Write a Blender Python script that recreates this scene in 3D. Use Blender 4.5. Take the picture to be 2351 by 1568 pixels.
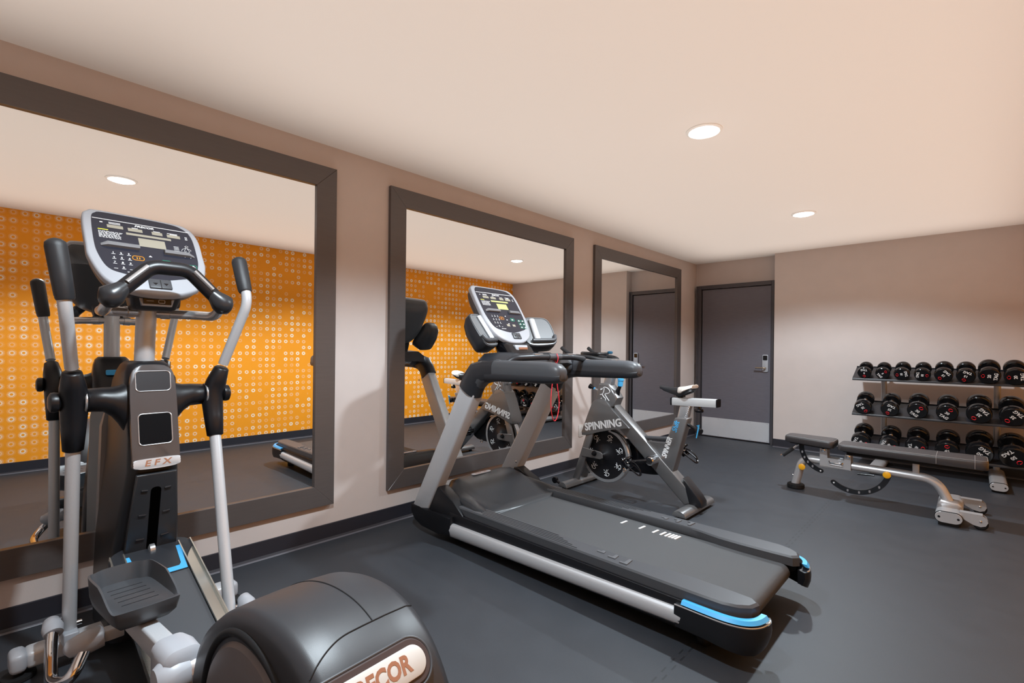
import bpy, bmesh, math, random
from math import sin, cos, pi, radians, sqrt, atan2
from mathutils import Vector, Matrix

for _o in list(bpy.data.objects):
    bpy.data.objects.remove(_o)
SC = bpy.context.scene
COL = SC.collection

# ------------------------------------------------------------------ camera
cam_data = bpy.data.cameras.new('camera')
cam = bpy.data.objects.new('camera', cam_data)
COL.objects.link(cam)
YAW, ROLL, FPX = 43.72, 0.6, 1106.0
cam_data.sensor_fit = 'HORIZONTAL'
cam_data.sensor_width = 36.0
cam_data.lens = FPX / 2351.0 * 36.0
cam_data.shift_y = (801.5 - 784.0) / 2351.0
cam_data.clip_start = 0.05
_fw = Vector((-sin(radians(YAW)), cos(radians(YAW)), 0))
_rt = Vector((cos(radians(YAW)), sin(radians(YAW)), 0))
_up = Vector((0, 0, 1))
_r2 = _rt * cos(radians(ROLL)) + _up * sin(radians(ROLL))
_u2 = -_rt * sin(radians(ROLL)) + _up * cos(radians(ROLL))
_m = Matrix((_r2, _u2, -_fw)).transposed().to_4x4()
_m.translation = Vector((2.887, 0.0, 1.195))
cam.matrix_world = _m
SC.camera = cam

# ------------------------------------------------------------------ colour management, world, lights
SC.view_settings.view_transform = 'Standard'
SC.view_settings.look = 'None'
SC.view_settings.exposure = 0.0
SC.view_settings.gamma = 1.0
SC.view_settings.use_curve_mapping = False
SC.cycles.max_bounces = 10
SC.cycles.diffuse_bounces = 5
SC.cycles.glossy_bounces = 6
SC.cycles.sample_clamp_indirect = 6.0
SC.cycles.use_denoising = True
SC.cycles.caustics_reflective = True
SC.cycles.caustics_refractive = False
w = bpy.data.worlds.new('world')
SC.world = w
w.use_nodes = True
w.node_tree.nodes['Background'].inputs[0].default_value = (0.8, 0.85, 1.0, 1)
w.node_tree.nodes['Background'].inputs[1].default_value = 0.3

H = 2.44          # ceiling height
YB = 6.694        # back wall
YR = 6.845        # wall of the door recess
XR = 1.07         # recess edge
XW = 3.54         # wallpapered wall
YF = -1.3         # wall behind the camera
LIGHT_X = 1.78
LIGHT_Y = (0.58, 2.71, 4.93)

def add_light(name, kind, loc, power, color=(1, 1, 1), **kw):
    d = bpy.data.lights.new(name, kind)
    d.energy = power
    d.color = color
    for k, v in kw.items():
        setattr(d, k, v)
    o = bpy.data.objects.new(name, d)
    o.location = loc
    COL.objects.link(o)
    return o

for _y in LIGHT_Y:
    add_light('downlight_beam', 'SPOT', (LIGHT_X, _y, H - 0.035), 232.0, (0.80, 0.92, 1.0),
              spot_size=radians(146), spot_blend=0.38, shadow_soft_size=0.05)
# added fill facing up in mid-room to brighten the ceiling, no real fixture
_b = add_light('added_ceiling_fill', 'AREA', (1.77, 2.75, 1.60), 53.0, (1.0, 0.87, 0.77),
               shape='RECTANGLE', size=3.2, size_y=7.8, spread=radians(80))
_b.rotation_euler = (pi, 0, 0)

# ------------------------------------------------------------------ materials
MATS = {}

def mat(name, col, rough=0.5, metal=0.0, spec=0.5, coat=0.0, emit=None, estr=0.0,
        noise=0.0, nscale=40.0, bump=0.0, bscale=200.0, aniso=0.0, stretch=None):
    if name in MATS:
        return MATS[name]
    m = bpy.data.materials.new(name)
    m.use_nodes = True
    nt = m.node_tree
    b = nt.nodes['Principled BSDF']
    b.inputs['Base Color'].default_value = (*col, 1)
    b.inputs['Roughness'].default_value = rough
    b.inputs['Metallic'].default_value = metal
    b.inputs['Specular IOR Level'].default_value = spec
    b.inputs['Coat Weight'].default_value = coat
    b.inputs['Coat Roughness'].default_value = 0.08
    if emit:
        b.inputs['Emission Color'].default_value = (*emit, 1)
        b.inputs['Emission Strength'].default_value = estr
    co = None
    if noise or bump:
        tc = nt.nodes.new('ShaderNodeTexCoord')
        mp = nt.nodes.new('ShaderNodeMapping')
        nt.links.new(tc.outputs['Object'], mp.inputs[0])
        if stretch:
            mp.inputs['Scale'].default_value = stretch
        co = mp.outputs[0]
    if noise:
        n = nt.nodes.new('ShaderNodeTexNoise')
        n.inputs['Scale'].default_value = nscale
        n.inputs['Detail'].default_value = 5
        nt.links.new(co, n.inputs['Vector'])
        r = nt.nodes.new('ShaderNodeMapRange')
        r.inputs['From Min'].default_value = 0.3
        r.inputs['From Max'].default_value = 0.7
        r.inputs['To Min'].default_value = 1 - noise
        r.inputs['To Max'].default_value = 1 + noise
        nt.links.new(n.outputs['Fac'], r.inputs['Value'])
        mx = nt.nodes.new('ShaderNodeVectorMath')
        mx.operation = 'SCALE'
        mx.inputs[0].default_value = col
        nt.links.new(r.outputs[0], mx.inputs['Scale'])
        nt.links.new(mx.outputs[0], b.inputs['Base Color'])
    if bump:
        n2 = nt.nodes.new('ShaderNodeTexNoise')
        n2.inputs['Scale'].default_value = bscale
        n2.inputs['Detail'].default_value = 3
        nt.links.new(co, n2.inputs['Vector'])
        bp = nt.nodes.new('ShaderNodeBump')
        bp.inputs['Strength'].default_value = bump
        bp.inputs['Distance'].default_value = 0.002
        nt.links.new(n2.outputs['Fac'], bp.inputs['Height'])
        nt.links.new(bp.outputs[0], b.inputs['Normal'])
    MATS[name] = m
    return m

M_BLACK = mat('black_plastic', (0.009, 0.0095, 0.012), 0.34, spec=0.4, bump=0.08, bscale=900)
M_GLOSS = mat('gloss_black_plastic', (0.006, 0.006, 0.008), 0.16)
M_GREY = mat('grey_plastic', (0.060, 0.064, 0.072), 0.40, spec=0.45, bump=0.06, bscale=900)
M_DGREY = mat('dark_grey_plastic', (0.020, 0.022, 0.027), 0.38, spec=0.45, bump=0.08, bscale=900)
M_LIGHT = mat('light_grey_plastic', (0.37, 0.385, 0.42), 0.38)
M_SILVER = mat('silver_paint', (0.54, 0.56, 0.59), 0.36, metal=0.25, noise=0.03, nscale=300)
M_STEEL = mat('satin_steel', (0.58, 0.59, 0.61), 0.26, metal=0.75)
M_CHROME = mat('chrome', (0.75, 0.76, 0.78), 0.08, metal=1.0)
M_ALU = mat('brushed_aluminium', (0.72, 0.73, 0.74), 0.33, metal=0.5, noise=0.05, nscale=60, stretch=(1, 30, 30))
M_RUBBER = mat('black_rubber', (0.007, 0.007, 0.008), 0.6, spec=0.3)
M_GRIP = mat('foam_grip', (0.022, 0.024, 0.028), 0.42, bump=0.25, bscale=1200)
M_PANEL = mat('console_overlay', (0.022, 0.024, 0.036), 0.16)
M_WHITE = mat('white_print', (0.8, 0.82, 0.84), 0.5)
M_LCD = mat('led_window', (0.33, 0.31, 0.25), 0.3)
M_LCDG = mat('green_led_window', (0.55, 0.6, 0.22), 0.3)
M_BLUE = mat('blue_trim', (0.06, 0.40, 0.78), 0.35)
M_ORANGE = mat('orange_trim', (0.95, 0.35, 0.02), 0.35)
M_GREEN = mat('green_print', (0.0, 0.45, 0.25), 0.4)
M_YEL = mat('yellow_print', (0.75, 0.75, 0.08), 0.4)
M_RED = mat('red_print', (0.85, 0.015, 0.025), 0.4)
M_REDC = mat('red_cord', (0.75, 0.03, 0.05), 0.5)
M_BROWN = mat('bronze_print', (0.32, 0.14, 0.08), 0.4)

# ------------------------------------------------------------------ mesh builder
def rotm(axis, deg):
    return Matrix.Rotation(radians(deg), 4, axis)

class MB:
    def __init__(s):
        s.bm = bmesh.new()

    def _bev(s, verts, bev, seg):
        if bev <= 0:
            return
        vs = set(verts)
        es = [e for e in s.bm.edges if e.verts[0] in vs and e.verts[1] in vs]
        bmesh.ops.bevel(s.bm, geom=es, offset=bev, offset_type='OFFSET', segments=seg,
                        profile=0.5, affect='EDGES', clamp_overlap=True)

    def box(s, x0, x1, y0, y1, z0, z1, bev=0.0, seg=3, mx=None):
        c = [(x, y, z) for x in (x0, x1) for y in (y0, y1) for z in (z0, z1)]
        if mx is not None:
            c = [mx @ Vector(p) for p in c]
        v = [s.bm.verts.new(p) for p in c]
        for f in ((0, 1, 3, 2), (4, 6, 7, 5), (0, 4, 5, 1), (2, 3, 7, 6), (0, 2, 6, 4), (1, 5, 7, 3)):
            s.bm.faces.new([v[i] for i in f])
        s._bev(v, bev, seg)
        return s

    def hexa(s, pts, bev=0.0, seg=3):
        """eight corners: bottom four (ccw), then top four"""
        v = [s.bm.verts.new(p) for p in pts]
        for f in ((3, 2, 1, 0), (4, 5, 6, 7), (0, 1, 5, 4), (1, 2, 6, 5), (2, 3, 7, 6), (3, 0, 4, 7)):
            s.bm.faces.new([v[i] for i in f])
        s._bev(v, bev, seg)
        return s

    def prism(s, poly, axis, a0, a1, bev=0.0, seg=3, mx=None):
        """poly: 2D points in the two other axes (order x,y,z without axis), extruded from a0 to a1"""
        def P(p, a):
            if axis == 'x':
                q = Vector((a, p[0], p[1]))
            elif axis == 'y':
                q = Vector((p[0], a, p[1]))
            else:
                q = Vector((p[0], p[1], a))
            return mx @ q if mx is not None else q
        v0 = [s.bm.verts.new(P(p, a0)) for p in poly]
        v1 = [s.bm.verts.new(P(p, a1)) for p in poly]
        n = len(poly)
        f0 = s.bm.faces.new(v0)
        f1 = s.bm.faces.new(list(reversed(v1)))
        for i in range(n):
            j = (i + 1) % n
            s.bm.faces.new((v0[j], v0[i], v1[i], v1[j]))
        if bev > 0:
            es = list(set(list(f0.edges) + list(f1.edges)))
            bmesh.ops.bevel(s.bm, geom=es, offset=bev, offset_type='OFFSET', segments=seg,
                            profile=0.5, affect='EDGES', clamp_overlap=True)
        return s

    def ring(s, pts):
        return [s.bm.verts.new(p) for p in pts]

    def loft(s, secs, cap=True, closed=False):
        rings = [s.ring(r) for r in secs]
        n = len(rings[0])
        m = len(rings)
        for k in range(m if closed else m - 1):
            a, b = rings[k], rings[(k + 1) % m]
            for i in range(n):
                j = (i + 1) % n
                s.bm.faces.new((a[i], a[j], b[j], b[i]))
        if cap and not closed:
            s.bm.faces.new(list(reversed(rings[0])))
            s.bm.faces.new(rings[-1])
        return s

    def tube(s, pts, r, n=14, rad=None, flat=1.0, up=None, cap=True, closed=False, shape=None):
        """sweep a round (or flattened) section along pts; rad: per-point radii; shape: custom 2D section"""
        pts = [Vector(p) for p in pts]
        N = len(pts)
        tang = []
        for i in range(N):
            if closed:
                t = pts[(i + 1) % N] - pts[i - 1]
            else:
                t = pts[min(i + 1, N - 1)] - pts[max(i - 1, 0)]
            tang.append(t.normalized())
        u = Vector(up) if up else (Vector((0, 0, 1)) if abs(tang[0].z) < 0.9 else Vector((1, 0, 0)))
        secs = []
        for i in range(N):
            t = tang[i]
            if up:
                u = Vector(up)
            a = u - t * u.dot(t)
            if a.length < 1e-5:
                a = t.orthogonal()
            a.normalize()
            u = a
            b = t.cross(a)
            rr = rad[i] if rad else r
            if shape:
                secs.append([pts[i] + b * (p[0] * rr) + a * (p[1] * rr) for p in shape])
            else:
                secs.append([pts[i] + b * (cos(2 * pi * k / n) * rr) + a * (sin(2 * pi * k / n) * rr * flat) for k in range(n)])
        return s.loft(secs, cap, closed)

    def cyl(s, p0, p1, r, r1=None, n=24):
        return s.tube([p0, p1], r, n, rad=[r, r if r1 is None else r1])

    def lathe(s, prof, org, axis, n=32, closed=False):
        """prof: (radius, distance along axis)"""
        ax = Vector(axis).normalized()
        a = ax.orthogonal().normalized()
        b = ax.cross(a)
        o = Vector(org)
        secs = []
        for r, t in prof:
            r = max(r, 1e-4)
            secs.append([o + ax * t + a * (cos(2 * pi * k / n) * r) + b * (sin(2 * pi * k / n) * r) for k in range(n)])
        return s.loft(secs, not closed, closed)

    def ball(s, c, r, sx=1, sy=1, sz=1, mx=None, n=20):
        m = Matrix.Translation(Vector(c)) @ (mx if mx is not None else Matrix.Identity(4)) @ Matrix.Diagonal((r * sx, r * sy, r * sz, 1))
        bmesh.ops.create_uvsphere(s.bm, u_segments=n, v_segments=n // 2 + 2, radius=1.0, matrix=m)
        return s

    def torus(s, c, axis, R, r, n=40, k=10, a0=0, a1=360):
        ax = Vector(axis).normalized()
        a = ax.orthogonal().normalized()
        b = ax.cross(a)
        c = Vector(c)
        full = abs(a1 - a0) >= 360
        m = n if full else n + 1
        pts = [c + a * (cos(radians(a0 + (a1 - a0) * i / n)) * R) + b * (sin(radians(a0 + (a1 - a0) * i / n)) * R) for i in range(m)]
        return s.tube(pts, r, k, closed=full)

    def each(s, name, m, parent=None, **k):
        """one object per separate piece"""
        bm = s.bm
        todo = set(bm.verts)
        groups = []
        while todo:
            st = [todo.pop()]
            g = set(st)
            while st:
                v = st.pop()
                for e in v.link_edges:
                    u = e.other_vert(v)
                    if u not in g:
                        g.add(u)
                        st.append(u)
            todo -= g
            groups.append(g)
        groups.sort(key=lambda g: min((round(v.co.x, 4), round(v.co.y, 4), round(v.co.z, 4)) for v in g))
        outs = []
        for g in groups:
            q = MB()
            mp = {}
            for v in g:
                mp[v] = q.bm.verts.new(v.co)
            fs = set(f for v in g for f in v.link_faces)
            for f in fs:
                q.bm.faces.new([mp[v] for v in f.verts])
            outs.append(q.build(name, m, parent, **k))
        bm.free()
        return outs

    def build(s, name, m, parent=None, ang=38, tf=None, kind=None, label=None):
        bm = s.bm
        if tf is not None:
            bm.transform(tf)
        bmesh.ops.recalc_face_normals(bm, faces=bm.faces)
        lim = radians(ang)
        for f in bm.faces:
            f.smooth = True
        for e in bm.edges:
            e.smooth = not (len(e.link_faces) == 2 and e.calc_face_angle(0) > lim)
        me = bpy.data.meshes.new(name)
        bm.to_mesh(me)
        bm.free()
        me.materials.append(m)
        o = bpy.data.objects.new(name, me)
        COL.objects.link(o)
        if parent is not None:
            o.parent = parent
        if kind:
            o['kind'] = kind
        if label:
            o['label'] = label
        return o

def thing(name, label, cat, loc=(0, 0, 0), rz=0.0, group=None):
    o = bpy.data.objects.new(name, None)
    o.empty_display_size = 0.1
    COL.objects.link(o)
    o.location = loc
    o.rotation_euler = (0, 0, radians(rz))
    o['label'] = label
    o['category'] = cat
    if group:
        o['group'] = group
    return o

def spline(pts, k=8, closed=False):
    P = [Vector(p) for p in pts]
    n = len(P)
    out = []
    rng = range(n if closed else n - 1)
    for i in rng:
        if closed:
            p0, p1, p2, p3 = P[(i - 1) % n], P[i], P[(i + 1) % n], P[(i + 2) % n]
        else:
            p1, p2 = P[i], P[i + 1]
            p0 = P[i - 1] if i > 0 else p1 * 2 - p2
            p3 = P[i + 2] if i + 2 < n else p2 * 2 - p1
        for j in range(k):
            t = j / k
            out.append(0.5 * ((2 * p1) + (-p0 + p2) * t + (2 * p0 - 5 * p1 + 4 * p2 - p3) * t * t + (-p0 + 3 * p1 - 3 * p2 + p3) * t ** 3))
    if not closed:
        out.append(P[-1].copy())
    return out

def sp2(pts, k=8, closed=False):
    return [(p.x, p.y) for p in spline([(a, b, 0) for a, b in pts], k, closed)]

def fillet(pts, r, k=6):
    """round the inner corners of a 3D polyline"""
    P = [Vector(p) for p in pts]
    out = [P[0]]
    for i in range(1, len(P) - 1):
        rr = r[i - 1] if isinstance(r, (list, tuple)) else r
        a, b, c = P[i - 1], P[i], P[i + 1]
        d1, d2 = (a - b), (c - b)
        l = min(rr, d1.length * 0.49, d2.length * 0.49)
        s, e = b + d1.normalized() * l, b + d2.normalized() * l
        for j in range(k + 1):
            t = j / k
            out.append(s * (1 - t) ** 2 + b * 2 * t * (1 - t) + e * t * t)
    out.append(P[-1])
    return out

def rrect(w, h, r, k=5, cx=0, cy=0):
    out = []
    for sx, sy, a in ((1, 1, 0), (-1, 1, 90), (-1, -1, 180), (1, -1, 270)):
        for i in range(k + 1):
            t = radians(a + 90 * i / k)
            out.append((cx + sx * (w / 2 - r) + r * cos(t), cy + sy * (h / 2 - r) + r * sin(t)))
    return out

def frame_mx(o, x, y):
    """matrix whose local x,y axes run along x,y with origin o"""
    X = Vector(x).normalized()
    Y = Vector(y)
    Y = (Y - X * Y.dot(X)).normalized()
    Z = X.cross(Y)
    m = Matrix((X, Y, Z)).transposed().to_4x4()
    m.translation = Vector(o)
    return m

def plate(poly, t, mx, bev=0.0):
    b = MB()
    b.prism(poly, 'z', 0, t, bev, 2, mx)
    return b

def lettering(txt, size, m, parent, mx, name='lettering', t=0.001, shear=0.0, bold=0.0, space=1.0, align='CENTER', sx=1.0):
    c = bpy.data.curves.new(name, 'FONT')
    c.body = txt
    c.size = size
    c.shear = shear
    c.offset = bold
    c.extrude = t
    c.space_character = space
    c.align_x = align
    c.align_y = 'CENTER'
    c.resolution_u = 3
    o = bpy.data.objects.new(name, c)
    COL.objects.link(o)
    bpy.context.view_layer.update()
    me = bpy.data.meshes.new_from_object(o.evaluated_get(bpy.context.evaluated_depsgraph_get()))
    bpy.data.objects.remove(o)
    bpy.data.curves.remove(c)
    me.transform(mx @ Matrix.Diagonal((sx, 1, 1, 1)))
    me.name = name
    me.materials.clear()
    me.materials.append(m)
    q = bpy.data.objects.new(name, me)
    COL.objects.link(q)
    if parent is not None:
        q.parent = parent
    return q
# ------------------------------------------------------------------ the room
def wall_paint(name, col):
    return mat(name, col, 0.75, noise=0.02, nscale=6, bump=0.12, bscale=260, stretch=(1, 1, 1))

M_WALL = wall_paint('greige_wallcovering', (0.585, 0.52, 0.495))
M_CEIL = mat('white_ceiling_paint', (0.80, 0.785, 0.77), 0.8, bump=0.05, bscale=120)
M_BASE = mat('charcoal_vinyl_base', (0.022, 0.022, 0.03), 0.4)
M_BASETOE = mat('vinyl_base_toe', (0.10, 0.10, 0.12), 0.35)
M_DOOR = mat('dark_laminate_door', (0.13, 0.125, 0.15), 0.38, noise=0.10, nscale=9, stretch=(1.2, 1, 26), bump=0.05, bscale=90)
M_DFRAME = mat('dark_door_frame', (0.062, 0.057, 0.064), 0.36)
M_MFRAME = mat('bronze_mirror_frame', (0.105, 0.092, 0.09), 0.34, metal=0.25, noise=0.04, nscale=8, stretch=(1, 1, 12))
M_MIRROR = mat('mirror_glass', (0.90, 0.90, 0.89), 0.0, metal=1.0)

def floor_material():
    m = bpy.data.materials.new('rubber_tile_floor')
    m.use_nodes = True
    nt = m.node_tree
    N, L = nt.nodes, nt.links
    b = N['Principled BSDF']
    tc = N.new('ShaderNodeTexCoord')
    n1 = N.new('ShaderNodeTexNoise'); n1.inputs['Scale'].default_value = 420; n1.inputs['Detail'].default_value = 3
    n2 = N.new('ShaderNodeTexNoise'); n2.inputs['Scale'].default_value = 2.2; n2.inputs['Detail'].default_value = 6
    mp = N.new('ShaderNodeMapping'); mp.inputs['Scale'].default_value = (3, 3.5, 1)
    L.new(tc.outputs['Object'], n1.inputs['Vector'])
    L.new(tc.outputs['Object'], mp.inputs[0]); L.new(mp.outputs[0], n2.inputs['Vector'])
    mr = N.new('ShaderNodeMapRange'); mr.inputs['From Min'].default_value = 0.3; mr.inputs['From Max'].default_value = 0.7
    mr.inputs['To Min'].default_value = 0.80; mr.inputs['To Max'].default_value = 1.22
    L.new(n1.outputs['Fac'], mr.inputs['Value'])
    mr2 = N.new('ShaderNodeMapRange'); mr2.inputs['From Min'].default_value = 0.3; mr2.inputs['From Max'].default_value = 0.7
    mr2.inputs['To Min'].default_value = 0.95; mr2.inputs['To Max'].default_value = 1.06
    L.new(n2.outputs['Fac'], mr2.inputs['Value'])
    mul = N.new('ShaderNodeMath'); mul.operation = 'MULTIPLY'
    L.new(mr.outputs[0], mul.inputs[0]); L.new(mr2.outputs[0], mul.inputs[1])
    # interlocking seam of the rubber tiles, running along y
    sep = N.new('ShaderNodeSeparateXYZ'); L.new(tc.outputs['Object'], sep.inputs[0])
    def mth(op, a, bb=None):
        n = N.new('ShaderNodeMath'); n.operation = op
        for i, v in enumerate((a, bb)):
            if v is None: continue
            if isinstance(v, (int, float)): n.inputs[i].default_value = v
            else: L.new(v, n.inputs[i])
        return n.outputs[0]
    sq = mth('SIGN', mth('SINE', mth('MULTIPLY', sep.outputs['Y'], 2 * pi / 0.075)))
    xx = mth('SUBTRACT', sep.outputs['X'], mth('MULTIPLY', sq, 0.011))
    fr = mth('ABSOLUTE', mth('SUBTRACT', mth('FRACT', mth('DIVIDE', mth('SUBTRACT', xx, 2.07 - 0.61), 1.22)), 0.5))
    seam = mth('MULTIPLY', mth('LESS_THAN', fr, 0.0028), mth('GREATER_THAN', sep.outputs['X'], 1.6))
    darker = mth('SUBTRACT', 1.0, mth('MULTIPLY', seam, 0.45))
    tot = mth('MULTIPLY', mul.outputs[0], darker)
    vm = N.new('ShaderNodeVectorMath'); vm.operation = 'SCALE'; vm.inputs[0].default_value = (0.031, 0.035, 0.043)
    L.new(tot, vm.inputs['Scale'])
    L.new(vm.outputs[0], b.inputs['Base Color'])
    r2 = N.new('ShaderNodeMapRange'); r2.inputs['To Min'].default_value = 0.47; r2.inputs['To Max'].default_value = 0.57
    L.new(n2.outputs['Fac'], r2.inputs['Value'])
    L.new(r2.outputs[0], b.inputs['Roughness'])
    bp = N.new('ShaderNodeBump'); bp.inputs['Strength'].default_value = 0.35; bp.inputs['Distance'].default_value = 0.0015
    L.new(n1.outputs['Fac'], bp.inputs['Height']); L.new(bp.outputs[0], b.inputs['Normal'])
    return m

def wallpaper_material():
    """orange paper with a grid of pale suns that turn into small rings further along the wall"""
    m = bpy.data.materials.new('orange_sunburst_wallpaper')
    m.use_nodes = True
    nt = m.node_tree
    N, L = nt.nodes, nt.links
    b = N['Principled BSDF']
    b.inputs['Roughness'].default_value = 0.7
    tc = N.new('ShaderNodeTexCoord')
    sep = N.new('ShaderNodeSeparateXYZ'); L.new(tc.outputs['Object'], sep.inputs[0])
    def mth(op, *a):
        n = N.new('ShaderNodeMath'); n.operation = op
        for i, v in enumerate(a):
            if isinstance(v, (int, float)): n.inputs[i].default_value = v
            else: L.new(v, n.inputs[i])
        return n.outputs[0]
    S = 0.0765
    gy = mth('DIVIDE', mth('ADD', sep.outputs['Y'], 20 * S - 0.024 + S / 2), S)
    gz = mth('DIVIDE', mth('ADD', sep.outputs['Z'], -0.346 + S / 2 + 10 * S), S)
    cy, cz = mth('FLOOR', gy), mth('FLOOR', gz)
    fy, fz = mth('SUBTRACT', mth('FRACT', gy), 0.5), mth('SUBTRACT', mth('FRACT', gz), 0.5)
    r = mth('SQRT', mth('ADD', mth('MULTIPLY', fy, fy), mth('MULTIPLY', fz, fz)))
    th = mth('ARCTAN2', fz, fy)
    cmb = N.new('ShaderNodeCombineXYZ'); L.new(cy, cmb.inputs[0]); L.new(cz, cmb.inputs[1])
    wn = N.new('ShaderNodeTexWhiteNoise'); wn.noise_dimensions = '3D'; L.new(cmb.outputs[0], wn.inputs['Vector'])
    sepc = N.new('ShaderNodeSeparateColor'); L.new(wn.outputs['Color'], sepc.inputs[0])
    rnd = sepc.outputs[0]
    # share of empty cells grows to the far end of the wall
    far = N.new('ShaderNodeMapRange'); far.inputs['From Min'].default_value = 0.4; far.inputs['From Max'].default_value = 3.2
    L.new(sep.outputs['Y'], far.inputs['Value'])
    f = far.outputs[0]
    empty = mth('ADD', 0.03, mth('MULTIPLY', f, 0.24))
    on = mth('GREATER_THAN', rnd, empty)
    op = mth('ADD', 0.14, mth('MULTIPLY', mth('POWER', rnd, 1.8), 0.95))
    def smooth(v, a, bb):
        n = N.new('ShaderNodeMapRange'); n.interpolation_type = 'SMOOTHSTEP'
        L.new(v, n.inputs['Value'])
        for k, q in ((1, a), (2, bb)):
            if isinstance(q, (int, float)): n.inputs[k].default_value = q
            else: L.new(q, n.inputs[k])
        return n.outputs[0]
    # ring band
    rin = mth('SUBTRACT', 0.125, mth('MULTIPLY', f, 0.035))
    rout = mth('ADD', 0.215, mth('MULTIPLY', f, 0.045))
    ring = mth('MULTIPLY', smooth(r, rin, mth('ADD', rin, 0.06)), mth('SUBTRACT', 1.0, smooth(r, rout, mth('ADD', rout, 0.07))))
    rays = mth('MULTIPLY', smooth(mth('SINE', mth('MULTIPLY', th, 20)), 0.0, 0.9),
               mth('SUBTRACT', 1.0, smooth(r, 0.26, 0.50)))
    rays = mth('MULTIPLY', rays, smooth(r, 0.20, 0.26))
    rays = mth('MULTIPLY', rays, mth('SUBTRACT', 1.0, smooth(sep.outputs['Y'], 0.7, 1.7)))
    pat = mth('MAXIMUM', ring, rays)
    pat = mth('MULTIPLY', mth('MULTIPLY', pat, on), op)
    mix = N.new('ShaderNodeMix'); mix.data_type = 'RGBA'
    L.new(pat, mix.inputs[0])
    mix.inputs[6].default_value = (0.95, 0.335, 0.004, 1)
    mix.inputs[7].default_value = (0.95, 0.86, 0.70, 1)
    L.new(mix.outputs[2], b.inputs['Base Color'])
    return m

M_FLOOR = floor_material()
M_PAPER = wallpaper_material()
T = 0.12
def shell(name, m, *a, **k):
    b = MB(); b.box(*a); o = b.build(name, m, kind='structure'); return o
shell('floor', M_FLOOR, -T, XW + T, YF - T, YR + T, -0.1, 0)
shell('ceiling', M_CEIL, -T, XW + T, YF - T, YR + T, H, H + 0.1)
shell('wall_left', M_WALL, -T, 0, YF - T, YR + T, 0, H)
shell('wall_right', M_PAPER, XW, XW + T, YF - T, YB + 0.3, 0, H)
shell('wall_front', M_WALL, 0, XW, YF - T, YF, 0, H)
b = MB(); b.box(XR, XW, YB, YR + T, 0, H); b.build('wall_back', M_WALL, kind='structure')
b = MB(); b.box(0, XR, YR, YR + T, 0, H); b.build('wall_recess', M_WALL, kind='structure')

BASE_PROF = [(0, 0), (0.018, 0), (0.016, 0.008), (0.006, 0.016), (0.005, 0.097), (0, 0.1)]
def baseboard(name, p0, p1, nrm):
    p0, p1, nv = Vector(p0), Vector(p1), Vector(nrm)
    b = MB()
    b.loft([[p + nv * d + Vector((0, 0, z)) for d, z in BASE_PROF] for p in (p0, p1)])
    o = b.build(name, M_BASE, ang=25, kind='structure')
    b = MB()
    b.loft([[p + nv * d + Vector((0, 0, z)) for d, z in ((0.016, 0), (0.024, 0), (0.020, 0.005), (0.016, 0.007))] for p in (p0, p1)])
    b.build('base_toe', M_BASETOE, o, ang=25)
baseboard('baseboard_left', (0, YF, 0), (0, YR, 0), (1, 0, 0))
baseboard('baseboard_right', (XW, YF, 0), (XW, YB, 0), (-1, 0, 0))
baseboard('baseboard_back', (XR, YB, 0), (XW, YB, 0), (0, -1, 0))
baseboard('baseboard_front', (0, YF, 0), (XW, YF, 0), (0, 1, 0))

# door in the recess
dr = MB(); dr.box(0.115, 1.005, YR - 0.05, YR - 0.006, 0.012, 2.055, 0.002, 1)
door = dr.build('door_1', M_DOOR, kind='structure')
fb = MB()
fb.box(0.035, 0.105, YR - 0.075, YR - 0.001, 0, 2.115, 0.003, 1)
fb.box(1.012, 1.068, YR - 0.075, YR - 0.001, 0, 2.115, 0.003, 1)
fb.box(0.105, 1.012, YR - 0.075, YR - 0.001, 2.062, 2.115, 0.003, 1)
fb.each('door_frame', M_DFRAME, door)
fb = MB()
fb.box(0.06, 0.066, YR - 0.082, YR - 0.072, 0, 2.09)
fb.box(1.04, 1.046, YR - 0.082, YR - 0.072, 0, 2.09)
fb.each('frame_bead', M_DFRAME, door)
kp = MB(); kp.box(0.125, 0.995, YR - 0.0525, YR - 0.05, 0.02, 0.272, 0.0006, 1)
kpo = kp.build('kick_plate', mat('kick_plate_steel', (0.66, 0.68, 0.72), 0.3, metal=0.35, noise=0.03, nscale=5), door)
sb = MB()
for i in range(5):
    for z in (0.035, 0.258):
        sb.ball((0.145 + i * 0.207, YR - 0.0527, z), 0.004, 1, 0.5, 1, n=8)
sb.each('screw', M_CHROME, kpo)
lk = MB(); lk.prism(rrect(0.068, 0.225, 0.014, cx=0.945, cy=1.045), 'y', YR - 0.068, YR - 0.05, 0.004, 2)
lko = lk.build('lock_case', M_LIGHT, door)
lb = MB(); lb.prism(rrect(0.052, 0.06, 0.008, cx=0.945, cy=1.115), 'y', YR - 0.071, YR - 0.066, 0.001, 1)
lb.build('card_reader', M_GLOSS, lko)
lh = MB(); lh.cyl((0.95, YR - 0.068, 0.985), (0.95, YR - 0.115, 0.985), 0.011)
lh.tube(fillet([(0.95, YR - 0.11, 0.985), (0.94, YR - 0.115, 0.985), (0.84, YR - 0.112, 0.985)], 0.01), 0.009)
lh.build('lever_handle', mat('brass_nickel', (0.62, 0.52, 0.38), 0.2, metal=1.0), lko)

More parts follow.
